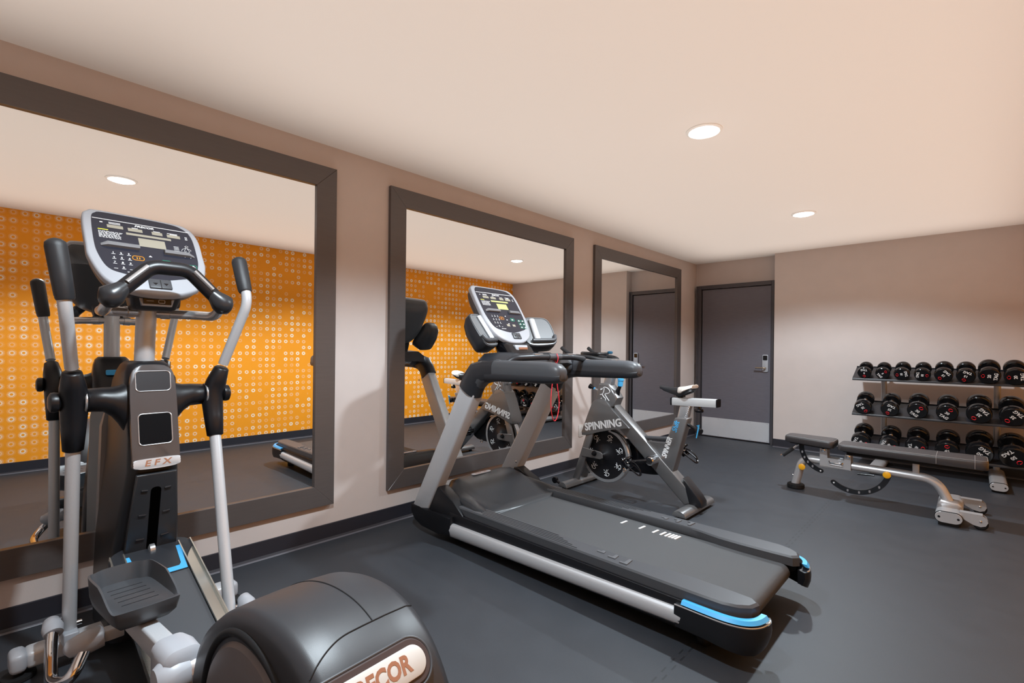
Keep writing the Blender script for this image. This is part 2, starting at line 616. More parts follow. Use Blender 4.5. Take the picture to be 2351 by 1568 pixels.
# three framed wall mirrors
MT, MBZ = 2.297, 0.225
MIR = [(-0.68, 1.403, 'large bronze-framed square mirror behind the elliptical trainer, cut by the left edge of the photo'),
       (1.786, 3.862, 'bronze-framed square wall mirror behind the treadmill, middle one of three'),
       (4.234, 6.292, 'bronze-framed wall mirror nearest the door, behind the spin bike')]
for y0, y1, lab in MIR:
    t = thing('wall_mirror', lab, 'mirror', (0, (y0 + y1) / 2, MBZ), group='framed mirrors on the wall')
    hw, hh, fw_ = (y1 - y0) / 2, MT - MBZ, 0.125
    b = MB()
    for sgn in (-1, 1):
        b.prism([(sgn * hw, 0), (sgn * hw, hh), (sgn * (hw - fw_), hh - fw_), (sgn * (hw - fw_), fw_)], 'x', 0.002, 0.03, 0.0015, 1)
    b.prism([(-hw, 0), (hw, 0), (hw - fw_, fw_), (-hw + fw_, fw_)], 'x', 0.002, 0.03, 0.0015, 1)
    b.prism([(-hw, hh), (hw, hh), (hw - fw_, hh - fw_), (-hw + fw_, hh - fw_)], 'x', 0.002, 0.03, 0.0015, 1)
    b.each('frame_rail', M_MFRAME, t)
    b = MB()
    b.box(0.0, 0.0135, -hw + fw_ - 0.003, hw - fw_ + 0.003, fw_ - 0.003, hh - fw_ + 0.003)
    b.build('glass', M_MIRROR, t)

# wall outlet low beside the middle mirror
t = thing('wall_outlet', 'small white outlet plate low on the wall between the middle and far mirrors', 'outlet', (0.0, 4.05, 0.31))
b = MB(); b.prism(rrect(0.078, 0.122, 0.008, cy=0.06), 'x', 0.0, 0.006, 0.002, 2); b.build('cover_plate', mat('white_plate', (0.62, 0.6, 0.58), 0.4), t)
b = MB()
for dz in (0.036, 0.084):
    b.prism(rrect(0.034, 0.03, 0.008, cy=dz), 'x', 0.006, 0.0075)
b.each('socket', mat('white_socket', (0.55, 0.53, 0.52), 0.35), t)

# recessed ceiling lights
M_GLOW = mat('lit_lens', (1, 1, 1), 0.4, emit=(1.0, 0.98, 0.96), estr=14.0)
M_TRIM = mat('white_trim', (0.85, 0.84, 0.82), 0.4)
LAB = ['recessed ceiling light above the elliptical trainer, seen only in the left mirror',
       'brightest round ceiling light, over the treadmill',
       'round ceiling light nearest the back wall, beyond the spin bike']
for y, lab in zip(LIGHT_Y, LAB):
    t = thing('ceiling_light', lab, 'ceiling light', (LIGHT_X, y, H), group='round ceiling lights')
    b = MB(); b.lathe([(0.078, 0), (0.098, 0), (0.097, -0.004), (0.084, -0.010), (0.076, -0.006)], (0, 0, 0), (0, 0, 1), 40, True)
    b.build('trim_ring', M_TRIM, t)
    b = MB(); b.lathe([(0.078, -0.001), (0.078, -0.006), (0.055, -0.018), (0.02, -0.024), (0.0, -0.025)], (0, 0, 0), (0, 0, 1), 40)
    b.build('lens', M_GLOW, t)
# ------------------------------------------------------------------ console shared by treadmill and elliptical
def console(parent, o, xd, yd, W, L, treadmill):
    """o: bottom centre of the face, xd: to the right as read, yd: up the face"""
    mx = frame_mx(o, xd, yd)
    def outline(w, l, inset=0.0, y0=0.0):
        hw, r = w / 2, 0.045
        pts = [(-hw + r * 1.3, l), (hw - r * 2.2, l - 0.006), (hw - r * 0.7, l - 0.022), (hw, l - 0.085), (hw * 1.01, l * 0.55), (hw * 0.99, l * 0.38),
               (hw * 0.80, l * 0.14), (hw * 0.42, y0 + 0.012), (0, y0), (-hw * 0.42, y0 + 0.012), (-hw * 0.80, l * 0.14),
               (-hw * 0.99, l * 0.38), (-hw * 1.01, l * 0.55), (-hw, l - 0.05), (-hw + r * 0.35, l - 0.012)]
        return sp2(pts, 6, True)
    out = outline(W, L)
    # white-grey bezel, slightly domed
    b = MB()
    def sec(scale, z, dy=0.0):
        c = (0, L * 0.52)
        return [mx @ Vector((c[0] + (p[0] - c[0]) * scale, c[1] + (p[1] - c[1]) * scale + dy, z)) for p in out]
    b.loft([sec(0.955, -0.03), sec(1.0, -0.022), sec(1.0, -0.006), sec(0.985, 0.0), sec(0.96, 0.002)])
    bez = b.build('console_bezel', M_LIGHT, parent, ang=50)
    # dark rear shell
    b = MB()
    b.loft([sec(0.55, -0.115, 0.02), sec(0.78, -0.10, 0.01), sec(0.93, -0.06), sec(0.965, -0.03)])
    b.build('console_shell', M_GREY, parent, ang=50)
    # dark overlay
    iw, y0 = W * 0.86, L * 0.20
    hw = iw / 2
    ov = sp2([(-hw + 0.05, L * 0.965), (hw - 0.09, L * 0.955), (hw - 0.028, L * 0.915), (hw, L * 0.80), (hw * 1.02, L * 0.55), (hw * 0.98, L * 0.40),
              (hw * 0.84, L * 0.26), (hw * 0.55, y0 + 0.006), (0, y0 - 0.012), (-hw * 0.55, y0 + 0.006), (-hw * 0.84, L * 0.27), (-hw * 0.98, L * 0.42), (-hw * 1.02, L * 0.58),
              (-hw, L * 0.86), (-hw + 0.012, L * 0.94)], 6, True)
    pan = plate(ov, 0.004, mx).build('display_panel', M_PANEL, parent)
    def rect(name, m, cx, cy, w, h, z=0.0042, t=0.0006, r=0.002, par=None, mxx=None):
        b = MB(); b.prism(rrect(w, h, min(r, w / 2.1, h / 2.1), 3, cx, cy), 'z', z, z + t, mx=mx)
        return b.build(name, m, par or pan)
    s = W / 0.42
    # white line under the top band
    b = MB(); b.prism([(-hw * 0.985, L * 0.868), (hw * 0.985, L * 0.868), (hw * 0.985, L * 0.875), (-hw * 0.985, L * 0.875)], 'z', 0.0041, 0.0047, mx=mx)
    b.build('accent_line', M_WHITE, pan)
    lettering('PRECOR', 0.015 * s, M_WHITE, pan, mx @ Matrix.Translation((0.0, L * 0.842, 0.0045)), t=0.0003, bold=0.0005, shear=0.25, sx=1.25)
    # led windows
    b = MB()
    for cx, cy, w, h in ((-0.105, 0.79, 0.055, 0.017), (-0.035, 0.785, 0.052, 0.017), (0.045, 0.782, 0.04, 0.017), (0.108, 0.778, 0.052, 0.017)):
        b.prism(rrect(w * s, h, 0.001, 2, cx * s, cy * L), 'z', 0.0042, 0.0048, mx=mx)
    b.each('led_window', M_LCD, pan)
    b = MB()
    b.prism(rrect(0.165 * s, 0.012, 0.001, 2, 0.012 * s, 0.725 * L), 'z', 0.0042, 0.0048, mx=mx)
    b.prism(rrect(0.098 * s, 0.045, 0.001, 2, 0.018 * s, 0.635 * L), 'z', 0.0042, 0.0048, mx=mx)
    b.each('message_window', M_LCDG if treadmill else M_LCD, pan)
    # small print: captions, warning block, muscle diagram
    b = MB()
    rr = random.Random(5)
    for cx, cy, w in ((-0.105, 0.825, 0.04), (-0.105, 0.84, 0.04), (-0.035, 0.812, 0.022), (0.045, 0.81, 0.026), (0.105, 0.815, 0.04), (0.11, 0.803, 0.03)):
        b.prism(rrect(w * s, 0.0028, 0.0005, 2, cx * s, cy * L), 'z', 0.0042, 0.0046, mx=mx)
    b.each('caption', M_WHITE, pan)
    b = MB()
    for k in range(9):
        x = -0.165
        while x < -0.095:
            w = rr.uniform(0.004, 0.013)
            b.prism(rrect(w * s, 0.0018, 0.0003, 1, (x + w / 2) * s, L * 0.715 - k * 0.0042), 'z', 0.0042, 0.0046, mx=mx)
            x += w + 0.003
    b.build('warning_text', M_WHITE, pan)
    b = MB()
    for cx, cy in ((-0.15, 0.83), (0.158, 0.79), (0.158, 0.765)):
        b.prism(rrect(0.009, 0.005, 0.0012, 2, cx * s, cy * L), 'z', 0.0042, 0.0046, mx=mx)
    b.each('status_light', M_WHITE, pan)
    rect('warning_tab', M_YEL, -0.148 * s, L * 0.737, 0.035 * s, 0.004)
    if not treadmill:
        b = MB()
        fig = [[(0.150, 0.66), (0.157, 0.675), (0.165, 0.665), (0.158, 0.65), (0.150, 0.66)], [(0.155, 0.65), (0.145, 0.60), (0.150, 0.55), (0.140, 0.51)],
               [(0.157, 0.64), (0.165, 0.60), (0.158, 0.555), (0.168, 0.53), (0.162, 0.505)], [(0.152, 0.64), (0.138, 0.62), (0.133, 0.595)], [(0.158, 0.64), (0.172, 0.62), (0.170, 0.60)],
               [(0.152, 0.60), (0.146, 0.565), (0.134, 0.55), (0.128, 0.52)]]
        for f in fig:
            b.tube([mx @ Vector((x * s - 0.006, y * L, 0.0046)) for x, y in f], 0.0007, 5)
        for k in range(6):
            b.prism(rrect(0.018, 0.002, 0.0004, 1, 0.108 * s, L * (0.64 - 0.018 * k)), 'z', 0.0042, 0.0046, mx=mx)
        b.build('muscle_diagram', M_WHITE, pan)
    # reading ledges
    for sx, x0, x1 in ((-1, -0.165, -0.035), (1, 0.055, 0.172)):
        b = MB()
        cy = 0.525 * L if sx < 0 else 0.515 * L
        prof = [(0.0, 0.0), (0.0, 0.012), (0.006, 0.017), (0.020, 0.010), (0.024, 0.0)]
        secs = []
        for x, k in ((x0 * s, 0.2 if sx < 0 else 1), (x0 * s + 0.02, 1), (x1 * s - 0.02, 1), (x1 * s, 1 if sx < 0 else 0.2)):
            secs.append([mx @ Vector((x, cy + p[0] * (0.4 + 0.6 * k), 0.004 + p[1] * k)) for p in prof])
        b.loft(secs)
        b.build('reading_ledge', mat('pale_grey_ledge', (0.22, 0.225, 0.24), 0.35), pan, ang=25)
    # number pad
    b = MB()
    for r_ in range(4):
        for c_ in range(3):
            x, y = (-0.128 + c_ * 0.026) * s, L * (0.455 - r_ * 0.058)
            b.prism(rrect(0.012, 0.0018, 0.0004, 1, x, y - 0.006), 'z', 0.0042, 0.0046, mx=mx)
    b.prism(rrect(0.04, 0.003, 0.0004, 1, -0.07 * s, L * 0.235), 'z', 0.0042, 0.0046, mx=mx)
    for k, (x, y) in enumerate(((0.0, 0.455), (0.002, 0.335))):
        sg = 1 if k == 0 else -1
        b.prism([(x + 0.0 - 0.006, L * y), (x + 0.006, L * y), (x, L * y + sg * 0.008)][::sg], 'z', 0.0042, 0.0046, mx=mx)
    b.build('keypad_marks', M_WHITE, pan)
    digs = ['1', '2', '3', '4', '5', '6', '7', '8', '9', '', '0', '']
    for k, d in enumerate(digs):
        if d:
            lettering(d, 0.011, M_WHITE, pan, mx @ Matrix.Translation(((-0.128 + (k % 3) * 0.026) * s, L * (0.458 - (k // 3) * 0.058), 0.0044)), name='keypad_digit', t=0.0002, bold=0.0003)
    lettering('OK', 0.009, M_WHITE, pan, mx @ Matrix.Translation((0.001, L * 0.395, 0.0044)), t=0.0002, bold=0.0003)
    # pause and start keys
    for nm, m, cx, cy in (('pause_key', M_ORANGE, -0.045 * s, L * 0.42), ('start_key', M_GREEN, 0.056 * s, L * 0.405)):
        b = MB()
        b.tube([mx @ Vector((p[0], p[1], 0.0045)) for p in rrect(0.036, 0.021, 0.008, 4, cx, cy)], 0.0012, 6, closed=True)
        if nm == 'pause_key':
            b.prism(rrect(0.003, 0.009, 0.0005, 1, cx - 0.004, cy), 'z', 0.0042, 0.0048, mx=mx)
            b.prism(rrect(0.003, 0.009, 0.0005, 1, cx + 0.004, cy), 'z', 0.0042, 0.0048, mx=mx)
        b.build(nm, m, pan)
    b = MB()
    b.prism(rrect(0.017, 0.003, 0.0006, 1, 0.056 * s, L * 0.405 + 0.003), 'z', 0.0042, 0.0046, mx=mx)
    b.prism(rrect(0.017, 0.003, 0.0006, 1, 0.056 * s, L * 0.405 - 0.003), 'z', 0.0042, 0.0046, mx=mx)
    for i in range(2):
        for k in range(3):
            cx, cy = (0.118 + 0.037 * i) * s, L * (0.385 - 0.058 * k)
            b.prism(rrect(0.02, 0.0018, 0.0005, 1, cx, cy), 'z', 0.0044, 0.005, mx=mx)
            b.prism([(cx - 0.008, cy + 0.003), (cx + 0.008, cy + 0.003), (cx + 0.003, cy + 0.009), (cx - 0.002, cy + 0.007)], 'z', 0.0044, 0.005, mx=mx)
    b.build('program_icons', M_WHITE, pan)
    b = MB()
    for i in range(2):
        for k in range(3):
            cx, cy = (0.118 + 0.037 * i) * s, L * (0.385 - 0.058 * k)
            b.tube([mx @ Vector((p[0], p[1], 0.0045)) for p in rrect(0.029, 0.017, 0.005, 3, cx, cy + 0.003)], 0.0006, 5, closed=True)
    b.each('program_key_outline', M_GREEN, pan)
    if treadmill:
        b = MB()
        for cx in (-0.01, 0.045):
            b.prism(rrect(0.027, 0.017, 0.001, 1, cx * s, L * 0.30), 'z', 0.0042, 0.0047, mx=mx)
        b.each('speed_window', M_LCD, pan)
    # rocker switch on the bezel
    b = MB(); b.box(-0.036, 0.036, L * 0.055, L * 0.055 + 0.045, -0.01, 0.010, 0.003, 2, mx=mx @ Matrix.Translation((0.02 if treadmill else 0.012, 0.005, 0)))
    sw = b.build('rocker_switch', M_GREY, parent)
    b = MB()
    q = mx @ Matrix.Translation((0.02 if treadmill else 0.012, L * 0.055 + 0.024, 0.0102))
    for dx in (-0.017, 0.017):
        b.prism([(dx - 0.008, 0.005), (dx, -0.006), (dx + 0.008, 0.005)], 'z', 0, 0.0006, mx=q)
    b.box(-0.001, 0.001, -0.02, 0.02, 0, 0.0008, mx=q)
    b.each('switch_arrow', M_GLOSS, sw)
    return bez

# ------------------------------------------------------------------ treadmill
def treadmill():
    t = thing('treadmill', 'black and silver treadmill standing in front of the middle mirror', 'treadmill', (0, 2.28, 0))
    HW = 0.42
    # running belt wrapped round its deck
    x0, x1, zt = 0.55, 2.235, 0.205
    b = MB()
    sec = [(x0, zt), (x1, zt - 0.012)]
    for i in range(1, 9):
        a = radians(90 - 180 * i / 9)
        sec.append((x1 + 0.040 * cos(a), zt - 0.052 + 0.040 * sin(a)))
    sec += [(x1, zt - 0.092), (x0, zt - 0.085)]
    b.prism(sec, 'y', -0.265, 0.265)
    mb = mat('running_belt', (0.052, 0.054, 0.058), 0.5, noise=0.12, nscale=900, bump=0.6, bscale=1400)
    belt = b.build('running_belt', mb, t, ang=25)
    b = MB()
    for dx in (0.0, 0.17, 0.29, 0.355, 0.395, 0.425, 0.45, 0.475):
        b.prism([(1.425 + dx * .68, 0.166), (1.437 + dx * .68, 0.166), (1.442 + dx * .68, 0.223), (1.43 + dx * .68, 0.223)], 'z', zt - 0.011, zt - 0.0045 - 0.0018 * dx)
    b.each('speed_dash', M_WHITE, belt)
    # deck frame
    b = MB(); b.box(0.35, 2.2, -0.36, 0.36, 0.045, 0.11, 0.01); b.box(1.2, 1.35, -0.33, 0.33, 0.03, 0.05)
    b.build('deck_frame', M_RUBBER, t)
    b = MB()
    for s in (-1, 1):
        b.lathe([(0.028, 0), (0.032, 0.006), (0.032, 0.03), (0.022, 0.045)], (0.55, s * 0.3, 0.0), (0, 0, 1), 20)
        b.lathe([(0.028, 0), (0.032, 0.006), (0.032, 0.03), (0.022, 0.045)], (2.1, s * 0.3, 0.0), (0, 0, 1), 20)
    b.each('levelling_foot', M_RUBBER, t)
    for s in (-1, 1):
        # foot rail with wide rounded rear end
        yo, yi = 0.425 * s, 0.285 * s
        out = [(0.60, 0.385), (2.10, 0.39), (2.20, 0.388), (2.258, 0.37), (2.295, 0.338), (2.308, 0.295), (2.285, 0.268), (2.2, 0.262),
               (2.05, 0.258), (1.95, 0.262), (1.84, 0.283), (1.78, 0.289), (0.60, 0.292)]
        out = [(x, y * s) for x, y in out]
        b = MB()
        def z_of(x):
            return 0.236
        ring0 = [Vector((x, y, 0.19)) for x, y in out]
        ring1 = [Vector((x, y, z_of(x) - 0.008)) for x, y in out]
        cx = [(x + (1.5 - x) * 0.004, y + (0.335 * s - y) * 0.10) for x, y in out]
        ring2 = [Vector((x - 0.008 * (x > 2.25), y, z_of(x))) for x, y in cx]
        b.loft([ring0, ring1, ring2])
        rail = b.build('foot_rail', M_GREY, t, ang=30)
        b = MB()
        for k in range(5):
            y = (0.308 + 0.016 * k) * s
            b.box(0.72 + 0.03 * k, 1.35 + 0.04 * k, y - 0.0022, y + 0.0022, 0.2355, 0.2370)
        b.each('tread_groove', M_RUBBER, rail)
        b = MB()
        for k in range(3):
            b.prism([(1.62 + 0.07 * k, s * 0.31), (1.635 + 0.07 * k, s * 0.31), (1.64 + 0.07 * k, s * (0.335 + 0.016 * k)), (1.60 + 0.07 * k, s * (0.335 + 0.016 * k)), (1.60 + 0.07 * k, s * (0.325 + 0.016 * k)), (1.62 + 0.07 * k, s * (0.325 + 0.016 * k))], 'z', 0.2355, 0.2395 + 0.0008 * k)
        b.each('rail_bump', M_GREYL, rail)
        # black side body
        prof = [(0.58, 0.192), (2.24, 0.192), (2.27, 0.185), (2.285, 0.17), (2.27, 0.13), (2.22, 0.10), (2.15, 0.09), (0.58, 0.045)]
        b = MB()
        b.prism(prof, 'y', 0.375 * s, 0.405 * s, 0.004, 2)
        b.build('side_body', M_BLACK, t)
        # silver side extrusion
        b = MB()
        sec = [(0.400, 1.0), (0.416, 0.99), (0.426, 0.88), (0.430, 0.55), (0.426, 0.2), (0.414, 0.04), (0.400, 0)]
        b.loft([[Vector((x + 0.02 * v * (x > 1), y * s, z0 + (z1 - z0) * v)) for y, v in sec] for x, z0, z1 in ((0.60, 0.047, 0.134), (2.045, 0.095, 0.163))])
        b.build('side_rail_cover', M_SILVER, t, ang=50)
        # rear end cap with a blue stripe
        b = MB()
        path = [(2.03, 0.407), (2.15, 0.412), (2.23, 0.410), (2.285, 0.392), (2.318, 0.355), (2.330, 0.30), (2.318, 0.268)]
        path = spline([(x, y * s, 0) for x, y in path], 5)
        secs = []
        for i, p in enumerate(path):
            tt = (path[min(i + 1, len(path) - 1)] - path[max(i - 1, 0)]).normalized()
            nn = Vector((tt.y, -tt.x, 0)) * (-1 if s > 0 else 1)
            if nn.y * s < 0 and nn.x < 0:
                nn = -nn
            u = i / (len(path) - 1)
            z0 = 0.088 - 0.012 * min(1, max(0, (u - 0.15) / 0.3)) + 0.04 * max(0, u - 0.6) / 0.4
            o_ = 0.02
            pr = [(-0.015, z0), (o_ * 0.5, z0), (o_, z0 + 0.03), (o_ + 0.002, 0.15), (o_, 0.178), (-0.015, 0.180)]
            secs.append([p + nn * d + Vector((0, 0, z)) for d, z in pr])
        b.loft(secs)
        cap = b.build('rear_end_cap', M_BLACK, t, ang=32)
        b = MB()
        secs = []
        for i, p in enumerate(path[1:-5]):
            i += 1
            tt = (path[i + 1] - path[i - 1]).normalized()
            nn = Vector((tt.y, -tt.x, 0)) * (-1 if s > 0 else 1)
            if nn.y * s < 0 and nn.x < 0:
                nn = -nn
            zc = 0.196 + 0.004 * i / 20
            secs.append([p + nn * d + Vector((0, 0, zc + z)) for d, z in ((0.0, -0.011), (0.0145, -0.011), (0.0045, 0.002), (-0.014, 0.002))])
        b.loft(secs)
        b.build('blue_stripe', M_BLUE, cap)
        b = MB()
        b.tube([p + Vector((0, 0.019 * s * (1 - i / len(path)), 0.179)) + Vector((0.019 * i / len(path), 0, 0)) for i, p in enumerate(path[:-2])], 0.003, 6)
        b.build('cap_trim', M_STEEL, cap)
        # front foot cover that carries the upright
        b = MB()
        pr = [(0.20, 0.165), (0.30, 0.158), (0.365, 0.17), (0.40, 0.155), (0.62, 0.175), (0.615, 0.06), (0.50, 0.045), (0.32, 0.045), (0.245, 0.07), (0.205, 0.115)]
        b.prism(pr, 'y', 0.335 * s, 0.43 * s, 0.012, 3)
        b.build('front_foot_cover', M_BLACK, t, ang=45)
        b = MB()
        b.prism([(0.355, 0.15), (0.425, 0.318), (0.47, 0.325), (0.60, 0.262), (0.70, 0.195), (0.70, 0.165)], 'y', 0.325 * s, 0.402 * s, 0.010, 3)
        b.build('hood_side_panel', M_BLACK, t, ang=45)
        # upright
        b = MB()
        ya, yb_ = 0.335 * s, 0.415 * s
        b.hexa([(0.195, ya, 0.14), (0.355, ya, 0.14), (0.355, yb_, 0.14), (0.195, yb_, 0.14),
                (0.694, ya, 1.0), (0.802, ya, 0.925), (0.802, yb_, 0.925), (0.694, yb_, 1.0)], 0.012, 3)
        up = b.build('upright', M_SILVER, t, ang=45)
        b = MB()
        for x, z in ((0.46, 0.36), (0.80, 0.93), (0.84, 0.90)):
            if s < 0 and z > 0.5:
                continue
            b.ball((x - (0.0 if s < 0 else 0.02), (ya - s * 0.001), z), 0.009, 1, 0.5, 1, n=10)
        b.lathe([(0.008, 0), (0.009, 0.003), (0.005, 0.005)], (0.428, ya + s * 0.035, 0.30), (1, 0, -0.6), 12)
        b.each('bolt', M_CHROME, up)
        # handrail: bends over the upright and runs back
        b = MB()
        def hsec(c, dirn, w, h):
            d = Vector(dirn).normalized()
            n_ = Vector((-d.z, 0, d.x))
            return [Vector(c) + Vector((0, p[0] * w, 0)) + n_ * (p[1] * h) for p in rrect(1, 1, 0.38, 4)]
        yc = 0.378 * s
        path = [((0.735, yc, 0.955), (0.50, 0, 0.86), 0.094, 0.150), ((0.765, yc, 1.005), (0.55, 0, 0.83), 0.095, 0.154), ((0.82, yc, 1.052), (0.8, 0, 0.6), 0.095, 0.150),
                ((0.90, yc, 1.070), (1, 0, 0.18), 0.095, 0.126), ((1.00, yc, 1.074), (1, 0, 0.02), 0.096, 0.116), ((1.2, yc, 1.076), (1, 0, 0), 0.096, 0.112), ((1.34, yc, 1.077), (1, 0, 0), 0.095, 0.108),
                ((1.395, yc, 1.074), (1, 0, 0), 0.088, 0.098), ((1.42, yc, 1.070), (1, 0, 0), 0.066, 0.072), ((1.427, yc, 1.068), (1, 0, 0), 0.036, 0.04)]
        b.loft([hsec(*p) for p in path])
        hr = b.build('handrail', M_GREY, t, ang=50)
        b = MB()
        path2 = [((0.728, yc, 0.945), (0.50, 0, 0.86), 0.101, 0.158), ((0.76, yc, 1.0), (0.55, 0, 0.83), 0.101, 0.158), ((0.805, yc, 1.053), (0.75, 0, 0.66), 0.1, 0.15), ((0.88, yc, 1.068), (1, 0, 0.25), 0.1, 0.134), ((0.955, yc, 1.073), (1, 0, 0.05), 0.099, 0.122)]
        b.loft([hsec(*p) for p in path2])
        b.build('rail_elbow_cover', M_DGREY, hr, ang=50)
        b = MB()
        path3 = [((0.90, yc, 1.042), (1, 0, 0.06), 0.1, 0.062), ((1.2, yc, 1.045), (1, 0, 0), 0.1, 0.056), ((1.33, yc, 1.047), (1, 0, 0), 0.099, 0.054), ((1.395, yc, 1.050), (1, 0, 0), 0.092, 0.050), ((1.424, yc, 1.056), (1, 0, 0), 0.068, 0.038)]
        b.loft([hsec(*p) for p in path3])
        b.build('rail_underside', M_DGREY, hr, ang=50)
    # silver cross tube between the uprights with collars
    b = MB(); b.cyl((0.90, -0.335, 1.085), (0.90, 0.335, 1.085), 0.033, n=24)
    ct = b.build('cross_tube', M_STEEL, t)
    b = MB()
    for s in (-1, 1):
        b.lathe([(0.036, 0), (0.047, 0.01), (0.05, 0.03), (0.05, 0.06)], (0.90, s * 0.285, 1.085), (0, s, 0), 28)
    b.each('collar', M_GREY, ct)
    # motor hood with a raised middle
    b = MB()
    secs = []
    for x, zc, zs, hw in ((0.375, 0.20, 0.18, 0.30), (0.385, 0.315, 0.24, 0.325), (0.41, 0.335, 0.265, 0.33), (0.46, 0.342, 0.285, 0.33), (0.56, 0.315, 0.275, 0.345), (0.66, 0.268, 0.262, 0.36), (0.72, 0.238, 0.25, 0.372), (0.765, 0.222, 0.238, 0.375), (0.785, 0.212, 0.226, 0.37)):
        pts = []
        prof = [(-1.0, 0.19 - zs), (-0.99, -0.012), (-0.93, 0.0), (-0.82, (zc - zs) * 0.35 + 0.004), (-0.76, (zc - zs) * 0.9), (-0.6, (zc - zs)), (0, (zc - zs) + 0.004),
                (0.6, (zc - zs)), (0.76, (zc - zs) * 0.9), (0.82, (zc - zs) * 0.35 + 0.004), (0.93, 0.0), (0.99, -0.012), (1.0, 0.19 - zs)]
        secs.append([Vector((x + (0.045 if abs(u) > 0.8 and x > 0.6 else 0), u * hw, zs + dz)) for u, dz in prof])
    b.loft(secs)
    hood = b.build('motor_hood', M_GLOSS_HOOD, t, ang=60)
    b = MB(); b.prism(rrect(0.034, 0.17, 0.016, 5, 0.455, -0.03), 'z', 0.344, 0.3485, 0.001, 1)
    bd = b.build('badge', M_LIGHT, hood)
    lettering('PRECOR', 0.026, M_BROWN, bd, frame_mx((0.455, -0.03, 0.3487), (0, 1, 0), (-1, 0, 0)), t=0.0003, bold=0.0006, sx=1.1)
    # side fairings below the hood, outboard of the uprights
    # console cradle and accessory trays
    b = MB()
    secs = []
    for y, z0, z1, xa, xb in ((-0.33, 1.07, 1.135, 0.74, 0.95), (-0.24, 1.08, 1.175, 0.70, 0.98), (0, 1.08, 1.175, 0.66, 1.04), (0.24, 1.08, 1.175, 0.70, 0.98), (0.33, 1.07, 1.135, 0.74, 0.95)):
        secs.append([Vector((x, y, z)) for x, z in ((xa, z0), (xb - 0.03, z0), (xb, z0 + 0.03), (xb - 0.03, z0 + 0.055), (xa + 0.13, z1), (xa, z1 - 0.01))])
    b.loft(secs)
    cr = b.build('console_cradle', M_DGREY, t, ang=40)
    b = MB(); b.prism(rrect(0.04, 0.10, 0.006, 3, 1.0, 0.10), 'z', 1.134, 1.14); b.build('warning_sticker', M_ORANGE, cr)
    for s in (-1, 1):
        # tray: a shallow open box leaning back, flaring outward
        o_ = Vector((0.70, s * (0.122 if s < 0 else 0.175), 1.225))
        xd = Vector((0.42, s, -0.02 if s < 0 else 0.06)).normalized()                       # outwards
        yd = Vector((-0.58, 0.0, 0.80))                                 # up the tray
        m_ = frame_mx(o_, xd, yd)
        w_, h_ = (0.205 if s < 0 else 0.225, 0.222)
        out = sp2([(0.0, 0.0), (w_ * 0.75, -0.012), (w_ * 0.97, 0.015), (w_, 0.07), (w_ * 0.98, h_ * 0.72), (w_ * 0.86, h_ * 0.97), (w_ * 0.55, h_ * 1.03), (0.02, h_ * 0.99), (-0.015, h_ * 0.5)], 5, True)
        def ts(k, z, dx=0, dy=0):
            c = Vector((w_ / 2, h_ / 2))
            return [m_ @ Vector((c.x + (p[0] - c.x) * k + dx, c.y + (p[1] - c.y) * k + dy, z * (1 if s > 0 else -1))) for p in out]
        b = MB()
        b.loft([ts(0.60, -0.095, 0, -0.035), ts(0.86, -0.07, 0, -0.02), ts(0.98, -0.035, 0, -0.004), ts(1.0, -0.01), ts(1.0, 0.0), ts(0.955, 0.003), ts(0.95, -0.002)])
        tr = b.build('accessory_tray', M_DGREY, t, ang=45)
        b = MB(); b.loft([ts(0.955, 0.0012), ts(0.955, 0.006), ts(0.90, 0.007), ts(0.89, 0.003)])
        b.build('tray_liner', mat('tray_liner_grey', (0.16, 0.17, 0.18), 0.35), tr, ang=40)
        b = MB()
        b.tube([m_ @ Vector((w_ * 0.33, 0.03, 0.012 * s)), m_ @ Vector((w_ * 0.33, h_ * 0.92, 0.012 * s))], 0.024, 16, flat=0.55)
        b.build('bottle_groove', M_SILVER, tr)
        b = MB()
        b.tube(fillet([m_ @ Vector((0.03, 0.025, 0.016 * s)), m_ @ Vector((w_ * 0.9, 0.02, 0.016 * s)), m_ @ Vector((w_ * 0.95, 0.06, 0.012 * s))], 0.03), 0.014, 10)
        b.build('tray_lip', M_GREY, tr)
    # console
    zb = Vector((0.755, 0.0, 1.235)); ztp = Vector((0.50, 0.0, 1.615))
    console(t, zb, (0, 1, 0), (ztp - zb), 0.405, (ztp - zb).length, True)
    b = MB()
    b.hexa([(0.70, -0.13, 1.12), (0.86, -0.13, 1.12), (0.86, 0.13, 1.12), (0.70, 0.13, 1.12), (0.63, -0.12, 1.26), (0.76, -0.12, 1.235), (0.76, 0.12, 1.235), (0.63, 0.12, 1.26)], 0.03, 3)
    b.build('console_neck', M_GLOSS, t, ang=45)
    b = MB(); b.hexa([(0.775, -0.055, 1.185), (0.80, -0.055, 1.185), (0.80, 0.055, 1.185), (0.775, 0.055, 1.185), (0.765, -0.06, 1.222), (0.79, -0.06, 1.222), (0.79, 0.06, 1.222), (0.765, 0.06, 1.222)], 0.006, 2)
    pk = b.build('port_plate', M_LIGHT, t)
    b = MB(); b.box(0.794, 0.8015, -0.03, 0.05, 1.192, 1.208, 0.002, 1); b.build('port_symbols', M_BROWN, pk)
    # pulse grip bar
    b = MB()
    pth = fillet([(0.99, -0.34, 1.115), (1.02, -0.30, 1.145), (1.06, -0.18, 1.150), (1.06, 0.18, 1.150), (1.02, 0.36, 1.135), (1.0, 0.385, 1.115)], 0.05)
    b.tube(pth, 0.019, 14)
    pg = b.build('pulse_grip_bar', M_DGREY, t)
    b = MB(); b.cyl((1.06, -0.06, 1.150), (1.06, 0.055, 1.150), 0.0215); b.build('bar_sleeve', M_GREY, pg)
    b = MB()
    for y in (-0.19, 0.13):
        b.box(1.05, 1.072, y, y + 0.075, 1.163, 1.1705, 0.003, 2)
